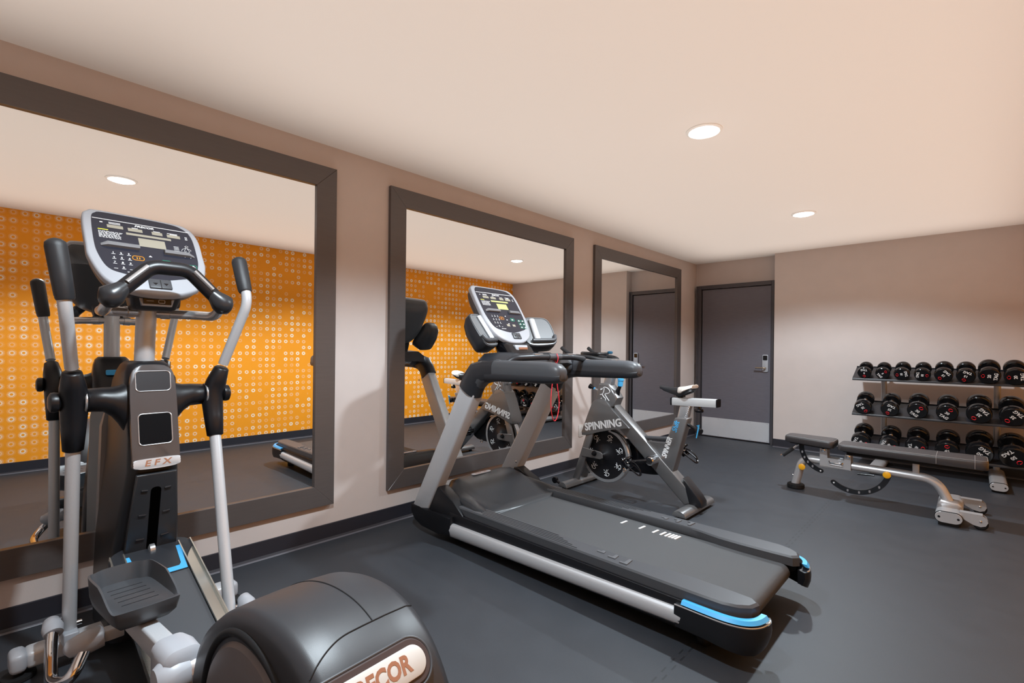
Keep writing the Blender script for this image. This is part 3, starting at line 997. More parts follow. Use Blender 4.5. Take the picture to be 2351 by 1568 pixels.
    b.each('pulse_sensor', M_STEEL, pg)
    # red safety cord
    b = MB()
    cx, cy = 1.085, 0.0
    b.tube(spline([(1.08, 0.0, 1.17), (1.09, 0.0, 1.14), (1.075, -0.01, 1.08), (1.07, -0.03, 0.98), (1.07, -0.04, 0.88), (1.07, -0.028, 0.80), (1.07, 0.0, 0.765), (1.07, 0.028, 0.80), (1.07, 0.04, 0.88), (1.07, 0.02, 0.98), (1.07, 0.012, 1.06), (1.06, 0.01, 1.13)], 7), 0.0028, 8)
    b.build('safety_cord', M_REDC, t)
    return t
M_GREYL = mat('worn_grey', (0.11, 0.115, 0.125), 0.35)
M_GLOSS_HOOD = mat('satin_black_hood', (0.022, 0.024, 0.028), 0.30, bump=0.08, bscale=700)
treadmill()
# ------------------------------------------------------------------ elliptical trainer
def elliptical():
    RZ = 4.0
    ox, oy = 0.5, 0.385
    t = thing('elliptical_trainer', 'black and silver elliptical trainer standing in front of the left mirror', 'elliptical machine', (ox, oy, 0), RZ)
    ca, sa = cos(radians(RZ)), sin(radians(RZ))
    def Lc(x, y, z):
        dx, dy = x - ox, y - oy
        return Vector((dx * ca + dy * sa, -dx * sa + dy * ca, z))
    # ---- stabiliser and long frame
    b = MB()
    b.box(-0.135, -0.055, -0.33, 0.33, 0.035, 0.095, 0.014)
    st = b.build('front_stabiliser', M_SILVER, t)
    b = MB()
    for s in (-1, 1):
        b.box(-0.14, -0.05, min(s * 0.325, s * 0.372), max(s * 0.325, s * 0.372), 0.03, 0.10, 0.018)
    b.each('end_cap', M_LIGHT, st)
    b = MB()
    for s in (-1, 1):
        b.lathe([(0.045, 0), (0.048, 0.004), (0.046, 0.014), (0.02, 0.022), (0.018, 0.034)], (-0.095, s * 0.345, 0), (0, 0, 1), 24)
    b.each('rubber_foot', M_RUBBER, st)
    b = MB(); b.box(-0.30, 1.5, -0.045, 0.045, 0.035, 0.10, 0.012)
    b.build('main_beam', M_DGREY, t)
    b = MB(); b.box(1.42, 1.50, -0.27, 0.27, 0.0, 0.07, 0.012); b.build('rear_stabiliser', M_DGREY, t)
    # ---- tower body
    b = MB()
    secs = []
    for z, x0, x1, hw in ((0.05, -0.32, 0.02, 0.115), (0.25, -0.32, 0.03, 0.115), (0.42, -0.32, 0.055, 0.108), (0.60, -0.31, 0.100, 0.092), (0.72, -0.30, 0.128, 0.082),
                          (0.84, -0.28, 0.112, 0.078), (0.93, -0.26, 0.092, 0.080), (1.00, -0.23, 0.077, 0.082), (1.05, -0.20, 0.066, 0.080), (1.09, -0.16, 0.056, 0.076), (1.118, -0.13, 0.048, 0.068), (1.132, -0.11, 0.03, 0.055)):
        cx, w = (x0 + x1) / 2, (x1 - x0)
        secs.append([Vector((p[0], p[1], z)) for p in rrect(w, 2 * hw, min(hw * 0.55, 0.05), 4, cx, 0)])
    b.loft(secs)
    b.build('tower_body', M_BLACK, t, ang=50)
    # shoulders to the moving handles
    for s in (-1, 1):
        b = MB()
        secs = []
        for v, ru, rz_, zc in ((0.03, 0.055, 0.12, 0.95), (0.078, 0.055, 0.092, 0.957), (0.095, 0.054, 0.072, 0.968), (0.115, 0.051, 0.056, 0.98), (0.14, 0.050, 0.046, 0.99), (0.185, 0.046, 0.043, 0.99), (0.19, 0.040, 0.038, 0.99)):
            secs.append([Vector((0.02 + ru * cos(2 * pi * k / 28), s * v, zc + rz_ * sin(2 * pi * k / 28))) for k in range(28)])
        b.loft(secs)
        b.build('shoulder', M_BLACK, t, ang=50)
    # rear cover seen in the mirror
    b = MB()
    b.loft([[Vector((-0.325 - dx, p[0], z)) if k < 2 else Vector((-0.325 - dx, p[0], z)) for k, p in enumerate(((-hw, 0), (-hw * 0.8, 0), (hw * 0.8, 0), (hw, 0)))] +
            [Vector((-0.28, hw, z)), Vector((-0.28, -hw, z))] for z, hw, dx in ((0.06, 0.10, 0.0), (0.5, 0.098, 0.004), (0.85, 0.09, -0.002), (0.96, 0.07, -0.04))])
    rc = b.build('rear_cover', mat('pewter_cover', (0.22, 0.22, 0.23), 0.35), t)
    b = MB(); b.prism(rrect(0.06, 0.026, 0.006, 3, 0, 1.055), 'x', -0.215, -0.185, 0.002, 1); b.build('blue_badge', M_BLUE, t)
    # ---- face plate on the front of the tower
    fo, fu = Vector((0.1435, 0, 0.735)), Vector((-0.075, 0, 0.36))
    fm = frame_mx(fo, (0, 1, 0), fu)
    LF = fu.length
    b = MB()
    out = sp2([(-0.071, 0.0), (0.0, -0.004), (0.071, 0.0), (0.075, 0.04), (0.075, 0.18), (0.074, 0.29), (0.068, 0.355), (0.048, 0.385), (0, 0.392), (-0.048, 0.385), (-0.068, 0.355), (-0.074, 0.29), (-0.075, 0.18), (-0.075, 0.04)], 5, True)
    b.prism(out, 'z', -0.01, 0.006, 0.003, 2, mx=fm)
    fp = b.build('face_plate', mat('gunmetal_plate', (0.085, 0.078, 0.08), 0.3, metal=0.3), t)
    def pocket(name, cx, cy, w, h, m1, notch=False):
        b = MB()
        b.tube([fm @ Vector((p[0], p[1], 0.0068)) for p in rrect(w, h, 0.014, 5, cx, cy)], 0.0022, 8, closed=True)
        b.build('pocket_rim', M_STEEL, fp)
        b = MB()
        b.loft([[fm @ Vector((p[0], p[1], z)) for p in rrect(w - 2 * q, h - 2 * q, 0.012, 5, cx, cy)] for q, z in ((0.001, 0.0066), (0.006, 0.0062), (0.012, 0.0064))])
        b.build(name, m1, fp, ang=20)
    pocket('phone_pocket', 0.0, 0.142, 0.106, 0.118, mat('pocket_black', (0.002, 0.002, 0.003), 0.6, spec=0.1))
    pocket('cup_pocket', 0.0, 0.327, 0.112, 0.078, M_DGREY)
    b = MB(); b.prism(sp2([(-0.068, -0.014), (0, -0.019), (0.068, -0.014), (0.073, 0.004), (0.068, 0.018), (0, 0.020), (-0.068, 0.018), (-0.073, 0.004)], 4, True), 'z', 0.004, 0.013, 0.002, 2, mx=fm @ Matrix.Translation((0, 0.012, 0)))
    nb = b.build('name_plate', M_SILVER, fp)
    lettering('E F X', 0.030, M_BROWN, nb, fm @ Matrix.Translation((0, 0.014, 0.0135)), t=0.0004, bold=0.0006, shear=0.2, sx=1.25)
    # lower slotted panel
    lo = Vector((0.038, 0, 0.30)); lu = Vector((0.098, 0, 0.42))
    lm = frame_mx(lo, (0, 1, 0), lu)
    b = MB()
    b.prism([(-0.092, 0.0), (0.092, 0.0), (0.078, 0.20), (0.064, 0.425), (-0.064, 0.425), (-0.078, 0.20)], 'z', 0.0, 0.018, 0.006, 3, mx=lm)
    lp = b.build('lower_panel', M_GLOSS_HOOD, t)
    b = MB(); b.prism(rrect(0.033, 0.36, 0.014, 4, 0.0, 0.19), 'z', 0.0165, 0.019, mx=lm)
    b.build('slot', mat('slot_black', (0.001, 0.001, 0.001), 0.9, spec=0.0), lp)
    b = MB()
    for k, yy in enumerate((0.055, 0.16, 0.26, 0.36)):
        for s in (-1, 1):
            b.tube([lm @ Vector((s * 0.027, yy, 0.0185)), lm @ Vector((s * (0.056 - 0.003 * k), yy + 0.002, 0.0185))], 0.0045, 8)
    b.each('groove', M_BLACK, lp)
    # lift screw at the foot of the slot
    b = MB(); b.cyl(lm @ Vector((0, 0.03, 0.0)), lm @ Vector((0, 0.0, 0.06)), 0.012); b.build('lift_screw', M_STEEL, t)
    # ---- console post
    b = MB(); b.tube([(-0.045, 0, 1.10), (-0.03, 0, 1.25), (0.0, 0, 1.42)], 0.034, 24)
    b.build('console_post', M_SILVER, t)
    zb, ztp = Vector((0.165, -0.005, 1.385)), Vector((-0.09, -0.005, 1.722))
    console(t, zb, (0, 1, 0), ztp - zb, 0.378, (ztp - zb).length, False)
    b = MB(); b.hexa([(0.02, -0.07, 1.33), (0.10, -0.07, 1.33), (0.10, 0.07, 1.33), (0.02, 0.07, 1.33), (0.0, -0.09, 1.45), (0.13, -0.09, 1.40), (0.13, 0.09, 1.40), (0.0, 0.09, 1.45)], 0.015, 3)
    b.build('console_neck', M_DGREY, t, ang=45)
    b = MB(); b.loft([[Vector((0.13 - (z - 1.345) * 0.2, p[0] * k, z)) for p in ((-0.055, 0), (0.055, 0))] + [Vector((0.09, 0.055 * k, z)), Vector((0.09, -0.055 * k, z))] for z, k in ((1.345, 0.85), (1.37, 1.0), (1.385, 1.05))])
    us = b.build('port_plate', M_LIGHT, t)
    b = MB()
    b.box(0.125, 0.1305, -0.045, 0.045, 1.352, 1.374, 0.001, 1)
    b.build('port_window', M_GLOSS, us)
    b = MB()
    b.tube([(0.1315, p[0] + 0.013, p[1] + 1.363) for p in rrect(0.02, 0.012, 0.003, 2)], 0.0008, 5, closed=True)
    b.tube([(0.1315, -0.035, 1.363), (0.1315, -0.012, 1.364)], 0.0008, 5)
    b.build('port_symbols', M_WHITE, us)
    # ---- fixed pulse grip: chrome arms and a black bar in front of the console
    for s in (-1, 1):
        b = MB()
        b.tube(fillet([(-0.02, 0.02 * s, 1.325), (0.05, 0.155 * s, 1.322), (0.20, 0.175 * s, 1.312), (0.285, 0.168 * s, 1.35)], 0.045), 0.0185, 18)
        ga = b.build('grip_arm', M_STEEL, t)
        b = MB(); b.cyl((-0.02 + 0.014, 0.045 * s, 1.325), (-0.02 + 0.028, 0.075 * s, 1.324), 0.022); b.build('arm_collar', M_STEEL, ga)
    b = MB()
    pth = fillet([(0.29, -0.150, 1.375), (0.275, -0.055, 1.475), (0.275, 0.060, 1.475), (0.29, 0.152, 1.375)], 0.03, 8)
    b.tube(pth, 0.0235, 18, flat=1.1)
    pb = b.build('pulse_grip', M_BLACK, t)
    for s in (-1, 1):
        b = MB()
        d = Vector((0.29, s * 0.172, 1.353))
        b.tube([(0.288, s * 0.128, 1.40), (0.29, s * 0.145, 1.383), (0.291, s * 0.162, 1.365), (0.29, s * 0.178, 1.352), (0.287, s * 0.192, 1.345), (0.285, s * 0.202, 1.342)], 0.03, 22, rad=[0.020, 0.028, 0.038, 0.040, 0.028, 0.006])
        b.build('grip_end', M_GLOSS_HOOD, pb, ang=60)
        b = MB()
        p0, p1 = Vector((0.287, s * 0.128, 1.402)), Vector((0.279, s * 0.068, 1.464))
        off = Vector((0.0195, s * 0.002, 0.007))
        b.tube([p0 + off, p1 + off], 0.0095, 10, flat=0.9)
        b.build('pulse_sensor', M_STEEL, pb)
    # ---- moving handlebars
    for s, lowx, topx in ((-1, -0.05, 0.24), (1, 0.32, 0.20)):
        piv = Vector((0.03, s * 0.222, 0.99))
        low = Lc(0.455, 0.165, 0.135) if s < 0 else Lc(0.80, 0.605, 0.155)
        bend = Lc(0.72, 0.134, 1.31) if s < 0 else Lc(0.66, 0.70, 1.385)
        top = Lc(0.72, 0.102, 1.538) if s < 0 else Lc(0.58, 0.688, 1.575)
        hubtop = piv + (bend - piv).normalized() * 0.14
        b = MB()
        b.tube([low, piv + (low - piv).normalized() * 0.15], 0.0215, 20)
        lt = b.build('lower_handle_tube', M_SILVER, t)
        b = MB()
        g0 = bend + (top - bend) * 0.06
        pts = fillet([hubtop, bend + Vector((0, s * 0.004, 0)), bend + (top - bend) * 0.5], 0.09, 10)
        b.tube(pts, 0.0195, 20)
        ut = b.build('upper_handle_tube', M_SILVER, t)
        b = MB()
        dv = (top - bend)
        A = bend + dv * (0.14 if s < 0 else 0.22)
        b.tube([A, A + dv * 0.03, A + dv * 0.06, A + dv * 0.07, bend + dv * 0.5, bend + dv * 0.9, bend + dv * 0.96, top, top + dv * 0.02], 0.03, 24,
               rad=[0.0235, 0.0265, 0.0265, 0.0275, 0.0285, 0.0295, 0.027, 0.017, 0.004])
        b.build('handle_grip', M_GRIP, t, ang=60)
        b = MB()
        dl = (low - piv).normalized(); du = (bend - piv).normalized()
        b.tube([piv + dl * 0.185, piv + dl * 0.18, piv + dl * 0.10, piv, piv + du * 0.06, piv + du * 0.12, piv + du * 0.125], 0.04, 24,
               rad=[0.022, 0.030, 0.036, 0.042, 0.038, 0.028, 0.022])
        hb = b.build('handle_hub', M_BLACK, t, ang=60)
        b = MB()
        b.lathe([(0.02, 0.0), (0.034, 0.008), (0.036, 0.018), (0.034, 0.028), (0.022, 0.034), (0, 0.035)], piv + Vector((0, s * 0.035, 0)), (0, s, 0), 26)
        b.build('hub_cap', M_BLACK, hb)
        b = MB()
        b.torus(piv - Vector((0, s * 0.028, 0)), (0, 1, 0), 0.042, 0.004, 32, 8)
        b.build('hub_ring', M_STEEL, hb)
        # lower joint: bolt, bracket, curved link and white castings
        b = MB(); b.cyl(low + Vector((0, -0.035, 0.012)), low + Vector((0, 0.035, 0.012)), 0.009, n=14); b.build('pivot_bolt', M_CHROME, lt)
        b = MB(); b.box(-0.03, 0.05, -0.022, 0.022, -0.05, 0.0, 0.005, mx=Matrix.Translation(low)); b.build('link_bracket', M_LIGHT, t)
        if s < 0:
            c1 = Lc(0.50, 0.118, 0.172)
            c2 = Lc(0.83, 0.185, 0.235)
            pts = fillet([c1, Lc(0.62, 0.108, 0.13), Lc(0.82, 0.100, 0.135), Lc(0.90, 0.14, 0.165), c2], 0.08, 8)
        else:
            c1 = low + Vector((0.02, 0.055, 0.02))
            c2 = low + Vector((0.30, 0.0, 0.06))
            pts = fillet([c1, low + Vector((0.12, 0.065, -0.03)), low + Vector((0.26, 0.06, -0.02)), c2], 0.06, 8)
        b = MB(); b.tube(pts, 0.0175, 18)
        b.build('curved_link', M_CHROME, t)
        b = MB()
        b.tube([c1 + Vector((-0.05, -0.002, 0.012)), c1 + Vector((-0.035, 0, 0.01)), c1 + Vector((0.0, 0, 0.0)), c1 + Vector((0.022, 0, -0.012))], 0.03, 22, rad=[0.008, 0.024, 0.031, 0.027])
        b.build('link_casting', M_LIGHT, t, ang=60)
        if s < 0:
            b = MB()
            q = c2
            b.tube([q + Vector((-0.015, -0.055, -0.012)), q + Vector((-0.012, -0.045, -0.008)), q + Vector((0, -0.01, 0)), q + Vector((0.0, 0.035, 0.006)), q + Vector((0.0, 0.038, 0.006))], 0.036, 22, rad=[0.010, 0.026, 0.036, 0.034, 0.025])
            b.build('arm_casting', M_LIGHT, t, ang=60)
            b = MB(); b.box(-0.02, 0.02, -0.02, 0.06, -0.018, 0.018, 0.004, mx=Matrix.Translation(q + Vector((0, 0.03, 0.006)))); b.build('arm_joint', M_SILVER, t)
    # ---- foot arms
    for s in (-1, 1):
        v = -0.125 if s < 0 else 0.135
        if s < 0:
            P0, P1 = Vector((0.50, v - 0.018, 0.345)), Vector((0.87, v - 0.008, 0.362))
        else:
            P0, P1 = Vector((0.62, v, 0.15)), Vector((1.30, v, 0.20))
        b = MB()
        b.tube([P0, P1], 1.0, shape=rrect(0.046, 0.062, 0.007, 3))
        fa = b.build('foot_arm', M_SILVER, t)
        if s < 0:
            # crank casting and shaft
            b = MB()
            d = (P1 - P0).normalized()
            b.tube([P1 - d * 0.06, P1 - d * 0.055, P1 - d * 0.01, P1 + d * 0.05, P1 + d * 0.06], 1.0, shape=rrect(0.094, 0.11, 0.03, 5), rad=[0.75, 0.9, 1.0, 0.95, 0.7])
            cc = b.build('crank_casting', M_LIGHT, t, ang=50)
            b = MB()
            b.lathe([(0.0, 0.0), (0.034, 0.004), (0.046, 0.02), (0.048, 0.05), (0.044, 0.075), (0.03, 0.08)], P1 + Vector((0.035, v * 0 - 0.062, -0.015)), (0, 1, 0), 26)
            b.build('bearing_cap', M_LIGHT, cc)
            b = MB(); b.lathe([(0.011, 0), (0.011, 0.003), (0.006, 0.0035)], P1 + d * 0.0601, d, 16); b.build('bolt_hole', M_GLOSS, cc)
            b = MB(); b.cyl(P1 + Vector((0.03, 0.0, -0.01)), P1 + Vector((0.13, 0.16, -0.03)), 0.036, n=24); b.build('crank_shaft', M_STEEL, t)
    # pedals: deep black trays
    for s in (-1, 1):
        c = Vector((0.50, -0.148, 0.418)) if s < 0 else Vector((0.80, 0.15, 0.25))
        tilt = Matrix.Rotation(radians(-6 if s < 0 else 4), 4, 'Y')
        m_ = Matrix.Translation(c) @ tilt
        hl, hw = 0.175, 0.083
        out = sp2([(-hl + 0.02, -hw * 0.75), (-hl + 0.05, -hw), (0.06, -hw), (hl - 0.02, -hw * 0.95), (hl, -hw * 0.7), (hl, hw * 0.7), (hl - 0.02, hw * 0.95), (0.06, hw), (-hl + 0.05, hw), (-hl + 0.02, hw * 0.75), (-hl, hw * 0.4), (-hl, -hw * 0.4)], 4, True)
        def ph(x, full):   # wall height falls towards the heel
            return full * (1.0 if x < 0.03 else max(0.22, 1 - (x - 0.03) / (hl - 0.03) * 0.9))
        b = MB()
        b.loft([[m_ @ Vector((x * 0.8, y * 0.75, -0.045)) for x, y in out], [m_ @ Vector((x * 0.95, y * 0.93, -0.025)) for x, y in out], [m_ @ Vector((x, y, 0.0)) for x, y in out],
                [m_ @ Vector((x * 1.02, y * 1.03, ph(x, 0.058))) for x, y in out], [m_ @ Vector((x * 0.985, y * 0.97, ph(x, 0.060))) for x, y in out],
                [m_ @ Vector((x * 0.94, y * 0.90, 0.006)) for x, y in out]])
        pd = b.build('pedal', M_GREY, t, ang=50)
        b = MB()
        for k in range(5):
            x = -0.09 + 0.045 * k
            b.box(x - 0.001, x + 0.001, -0.045, 0.045, 0.0055, 0.0068, mx=m_)
        b.each('tread_mark', M_BLACK, pd)
        b = MB(); b.box(0.02, 0.10, -0.04, 0.04, -0.06, -0.03, 0.01, mx=m_); b.build('pedal_socket', M_DGREY, pd)
    # ---- ramp: two aluminium channels with a dark cover between
    A = Vector((0.085, 0, 0.402)); B = Vector((0.90, 0, 0.080))
    d = (B - A).normalized(); n_ = Vector((-d.z, 0, d.x)) * (1 if d.x > 0 else -1)
    if n_.z < 0: n_ = -n_
    for s in (-1, 1):
        v = s * 0.108
        b = MB()
        sec = [(-0.022, 0.012), (-0.018, 0.012), (-0.017, 0.0), (0.017, 0.0), (0.018, 0.012), (0.022, 0.012), (0.022, -0.014), (-0.022, -0.014)]
        b.loft([[P + Vector((0, v + p[0], 0)) + n_ * p[1] for p in sec] for P in (A, B)])
        b.build('ramp_rail', mat('polished_aluminium', (0.80, 0.82, 0.78), 0.2, metal=0.95), t, ang=20)
    b = MB()
    b.loft([[P + Vector((0, v, 0)) + n_ * h for v, h in ((-0.084, -0.01), (-0.084, 0.0), (0.084, 0.0), (0.084, -0.01), (0.084, -0.05), (-0.084, -0.05))] for P in (A - d * 0.0, B)])
    b.build('ramp_cover', M_GREY, t, ang=20)
    # front cap of the ramp with blue corner marks
    b = MB()
    cap = sp2([(0.16, -0.084), (0.09, -0.10), (0.03, -0.132), (-0.01, -0.125), (-0.035, -0.08), (-0.042, 0.0), (-0.035, 0.08), (-0.01, 0.125), (0.03, 0.132), (0.09, 0.10), (0.16, 0.084)], 5)
    m_ = frame_mx(A, d, (0, 1, 0))
    sg = 1 if (m_ @ Vector((0, 0, 1)) - m_ @ Vector((0, 0, 0))).z > 0 else -1
    b.loft([[m_ @ Vector((x * k, y * k, sg * z)) for x, y in cap] for z, k in ((-0.075, 0.9), (-0.02, 1.0), (-0.004, 1.0), (0.004, 0.96))])
    rcap = b.build('ramp_cap', M_DGREY, t, ang=40)
    b = MB()
    for s in (-1, 1):
        b.prism([(0.155, s * 0.080), (0.02, s * 0.088), (0.02, s * 0.074), (0.12, s * 0.066), (0.132, s * 0.058), (0.132, s * 0.004), (0.155, s * 0.004)], 'z', sg * 0.0042, sg * 0.0055, mx=m_)
    b.each('blue_corner_mark', M_BLUE, rcap)
    b = MB()
    b.lathe([(0.012, 0), (0.022, 0.004), (0.022, 0.02), (0.012, 0.024)], m_ @ Vector((0.0, -0.012, sg * 0.0)), (0, 1, 0), 18)
    b.build('ramp_roller', M_STEEL, t)
    # ---- rear drive housing
    prof = [(0.90, 0.06), (0.905, 0.21), (0.925, 0.345), (0.965, 0.435), (1.03, 0.508), (1.12, 0.572), (1.22, 0.617), (1.32, 0.640), (1.42, 0.642), (1.50, 0.622), (1.565, 0.582), (1.615, 0.52), (1.655, 0.435), (1.685, 0.33), (1.70, 0.2), (1.70, 0.05)]
    pr = spline([(x, 0, z) for x, z in prof], 5)
    hw0 = 0.138
    yc0 = 0.014
    def skin(k):
        """cross-section ring at profile point k"""
        p = pr[k]
        a = pr[max(k - 1, 0)]; c = pr[min(k + 1, len(pr) - 1)]
        tt = (c - a).normalized()
        nn = Vector((-tt.z, 0, tt.x))
        return p, nn
    secs = []
    N = len(pr)
    cen = Vector((1.33, 0, 0.25))
    ys = [(-1.0, 0.075), (-0.985, 0.03), (-0.93, 0.010), (-0.8, 0.002), (-0.4, -0.002), (0, -0.003), (0.4, -0.002), (0.8, 0.002), (0.93, 0.010), (0.985, 0.03), (1.0, 0.075)]
    b = MB()
    rings = []
    for k in range(N):
        p, nn = skin(k)
        rings.append([b.bm.verts.new(p - nn * dd + Vector((0, yc0 + yv * hw0, 0))) for yv, dd in ys])
    for k in range(N - 1):
        for i in range(len(ys) - 1):
            b.bm.faces.new((rings[k][i], rings[k][i + 1], rings[k + 1][i + 1], rings[k + 1][i]))
    for e_ in (0, len(ys) - 1):
        b.bm.faces.new([rings[k][e_] for k in range(N)])
    b.bm.faces.new([v for v in rings[0]]); b.bm.faces.new([v for v in rings[-1]])
    b.bm.faces.new([rings[0][0], rings[-1][0], rings[-1][-1], rings[0][-1]])
    hd = b.build('drive_housing', mat('leather_grain_black', (0.022, 0.024, 0.029), 0.43, spec=0.6, bump=0.10, bscale=1100), t, ang=50)
    # panel seams following the skin
    def on_skin(u, yv, lift=0.0003):
        k = min(max(int(u * (N - 1)), 0), N - 2)
        f = u * (N - 1) - k
        p0, n0 = skin(k); p1, n1 = skin(k + 1)
        p = p0.lerp(p1, f); nn = n0.lerp(n1, f)
        dd = 0
        for i in range(len(ys) - 1):
            if ys[i][0] <= yv <= ys[i + 1][0]:
                w_ = (yv - ys[i][0]) / (ys[i + 1][0] - ys[i][0])
                dd = ys[i][1] * (1 - w_) + ys[i + 1][1] * w_
        return p - nn * (dd - lift) + Vector((0, yc0 + yv * hw0, 0))
    us2 = 0.595
    b = MB(); b.tube([on_skin(0.18 + (us2 - 0.18) * i / 40, 0.30 - 0.12 * (i / 40)) for i in range(41)], 0.0016, 6)
    b.build('lid_seam', M_RUBBER, hd)
    b = MB(); b.tube([on_skin(us2 + 0.07 * max(0, -yv - 0.2) ** 2, yv) for yv in [-0.93 + 0.0465 * i for i in range(41)]], 0.0016, 6)
    b.build('rear_panel_seam', M_RUBBER, hd)
    # recessed badge on the rear slope
    def badge_ring(h, w, r, lift, cu=0.690):
        c = on_skin(cu, 0.0, 0.0) - Vector((0, 0.036, 0))
        a = on_skin(cu - 0.03, 0.0, 0.0); e = on_skin(cu + 0.03, 0.0, 0.0)
        dn = (e - a).normalized()
        m2 = frame_mx(c, (0, 1, 0), -dn)
        if (m2 @ Vector((0, 0, 1)) - m2 @ Vector((0, 0, 0))).x < 0:
            lift = -lift
        return m2, [m2 @ Vector((p[0], p[1], lift)) for p in rrect(w, h, r, 8)]
    m2, _ = badge_ring(0.1, 0.1, 0.02, 0)
    up_s = 1 if (m2 @ Vector((0, 0, 1)) - m2 @ Vector((0, 0, 0))).x > 0 else -1
    b = MB(); b.loft([badge_ring(0.086, 0.262, 0.042, l)[1] for l in (-0.012, 0.004)] + [badge_ring(0.080, 0.256, 0.039, 0.0065)[1]])
    br = b.build('badge_surround', mat('bronze_surround', (0.06, 0.045, 0.045), 0.3), hd)
    b = MB(); b.tube(badge_ring(0.092, 0.268, 0.045, 0.002)[1], 0.003, 8, closed=True); b.build('badge_rim', M_GREY, br)
    b = MB(); b.loft([badge_ring(0.058, 0.236, 0.0285, l)[1] for l in (0.004, 0.0095)] + [badge_ring(0.055, 0.233, 0.027, 0.0105)[1]])
    bp = b.build('badge_plate', mat('champagne_plate', (0.55, 0.53, 0.50), 0.35), br)
    lettering('PRECOR', 0.044, M_BROWN, bp, m2 @ Matrix.Translation((0.010, 0.0, up_s * 0.0108)), t=0.0004, bold=0.0016, shear=0.12, sx=0.85)
    # crank discs on both sides
    for s in (-1, 1):
        c = Vector((1.30, yc0 + s * (hw0 - 0.004), 0.32))
        b = MB(); b.lathe([(0.0, 0.032), (0.07, 0.031), (0.078, 0.025), (0.20, 0.020), (0.235, 0.012), (0.247, 0.0)], c, (0, s, 0), 64)
        b.build('crank_disc', mat('warm_grey_disc', (0.13, 0.125, 0.135), 0.42), t, ang=30)
        b = MB(); b.torus(c + Vector((0, s * 0.002, 0)), (0, 1, 0), 0.262, 0.010, 72, 10); b.build('disc_rim', M_RUBBER, hd)
elliptical()
# ------------------------------------------------------------------ spin bike
M_BFRAME = mat('graphite_bike_frame', (0.21, 0.21, 0.215), 0.3, metal=0.6)
def runner_mark(parent, mx, s, r=0.05, name='runner_mark', sub=None):
    """thin line drawing of a leaning rider"""
    strokes = [[(-0.30, 0.42), (-0.36, 0.30), (-0.22, 0.36), (-0.05, 0.50), (0.25, 0.42), (0.42, 0.20), (0.25, 0.05), (0.0, 0.0), (0.15, -0.25), (0.34, -0.48)],
               [(-0.05, 0.44), (-0.12, 0.15), (-0.25, -0.02), (-0.42, -0.06)],
               [(-0.25, -0.02), (-0.10, -0.22), (0.02, -0.30), (0.05, -0.46)],
               [(-0.30, -0.30), (-0.42, -0.42)]]
    b = MB()
    for st in strokes:
        b.tube([mx @ Vector((p.x * s, p.y * s, 0)) for p in spline([(x, y, 0) for x, y in st], 4)], r * s, 5)
    return b.build(name, M_WHITE, parent)

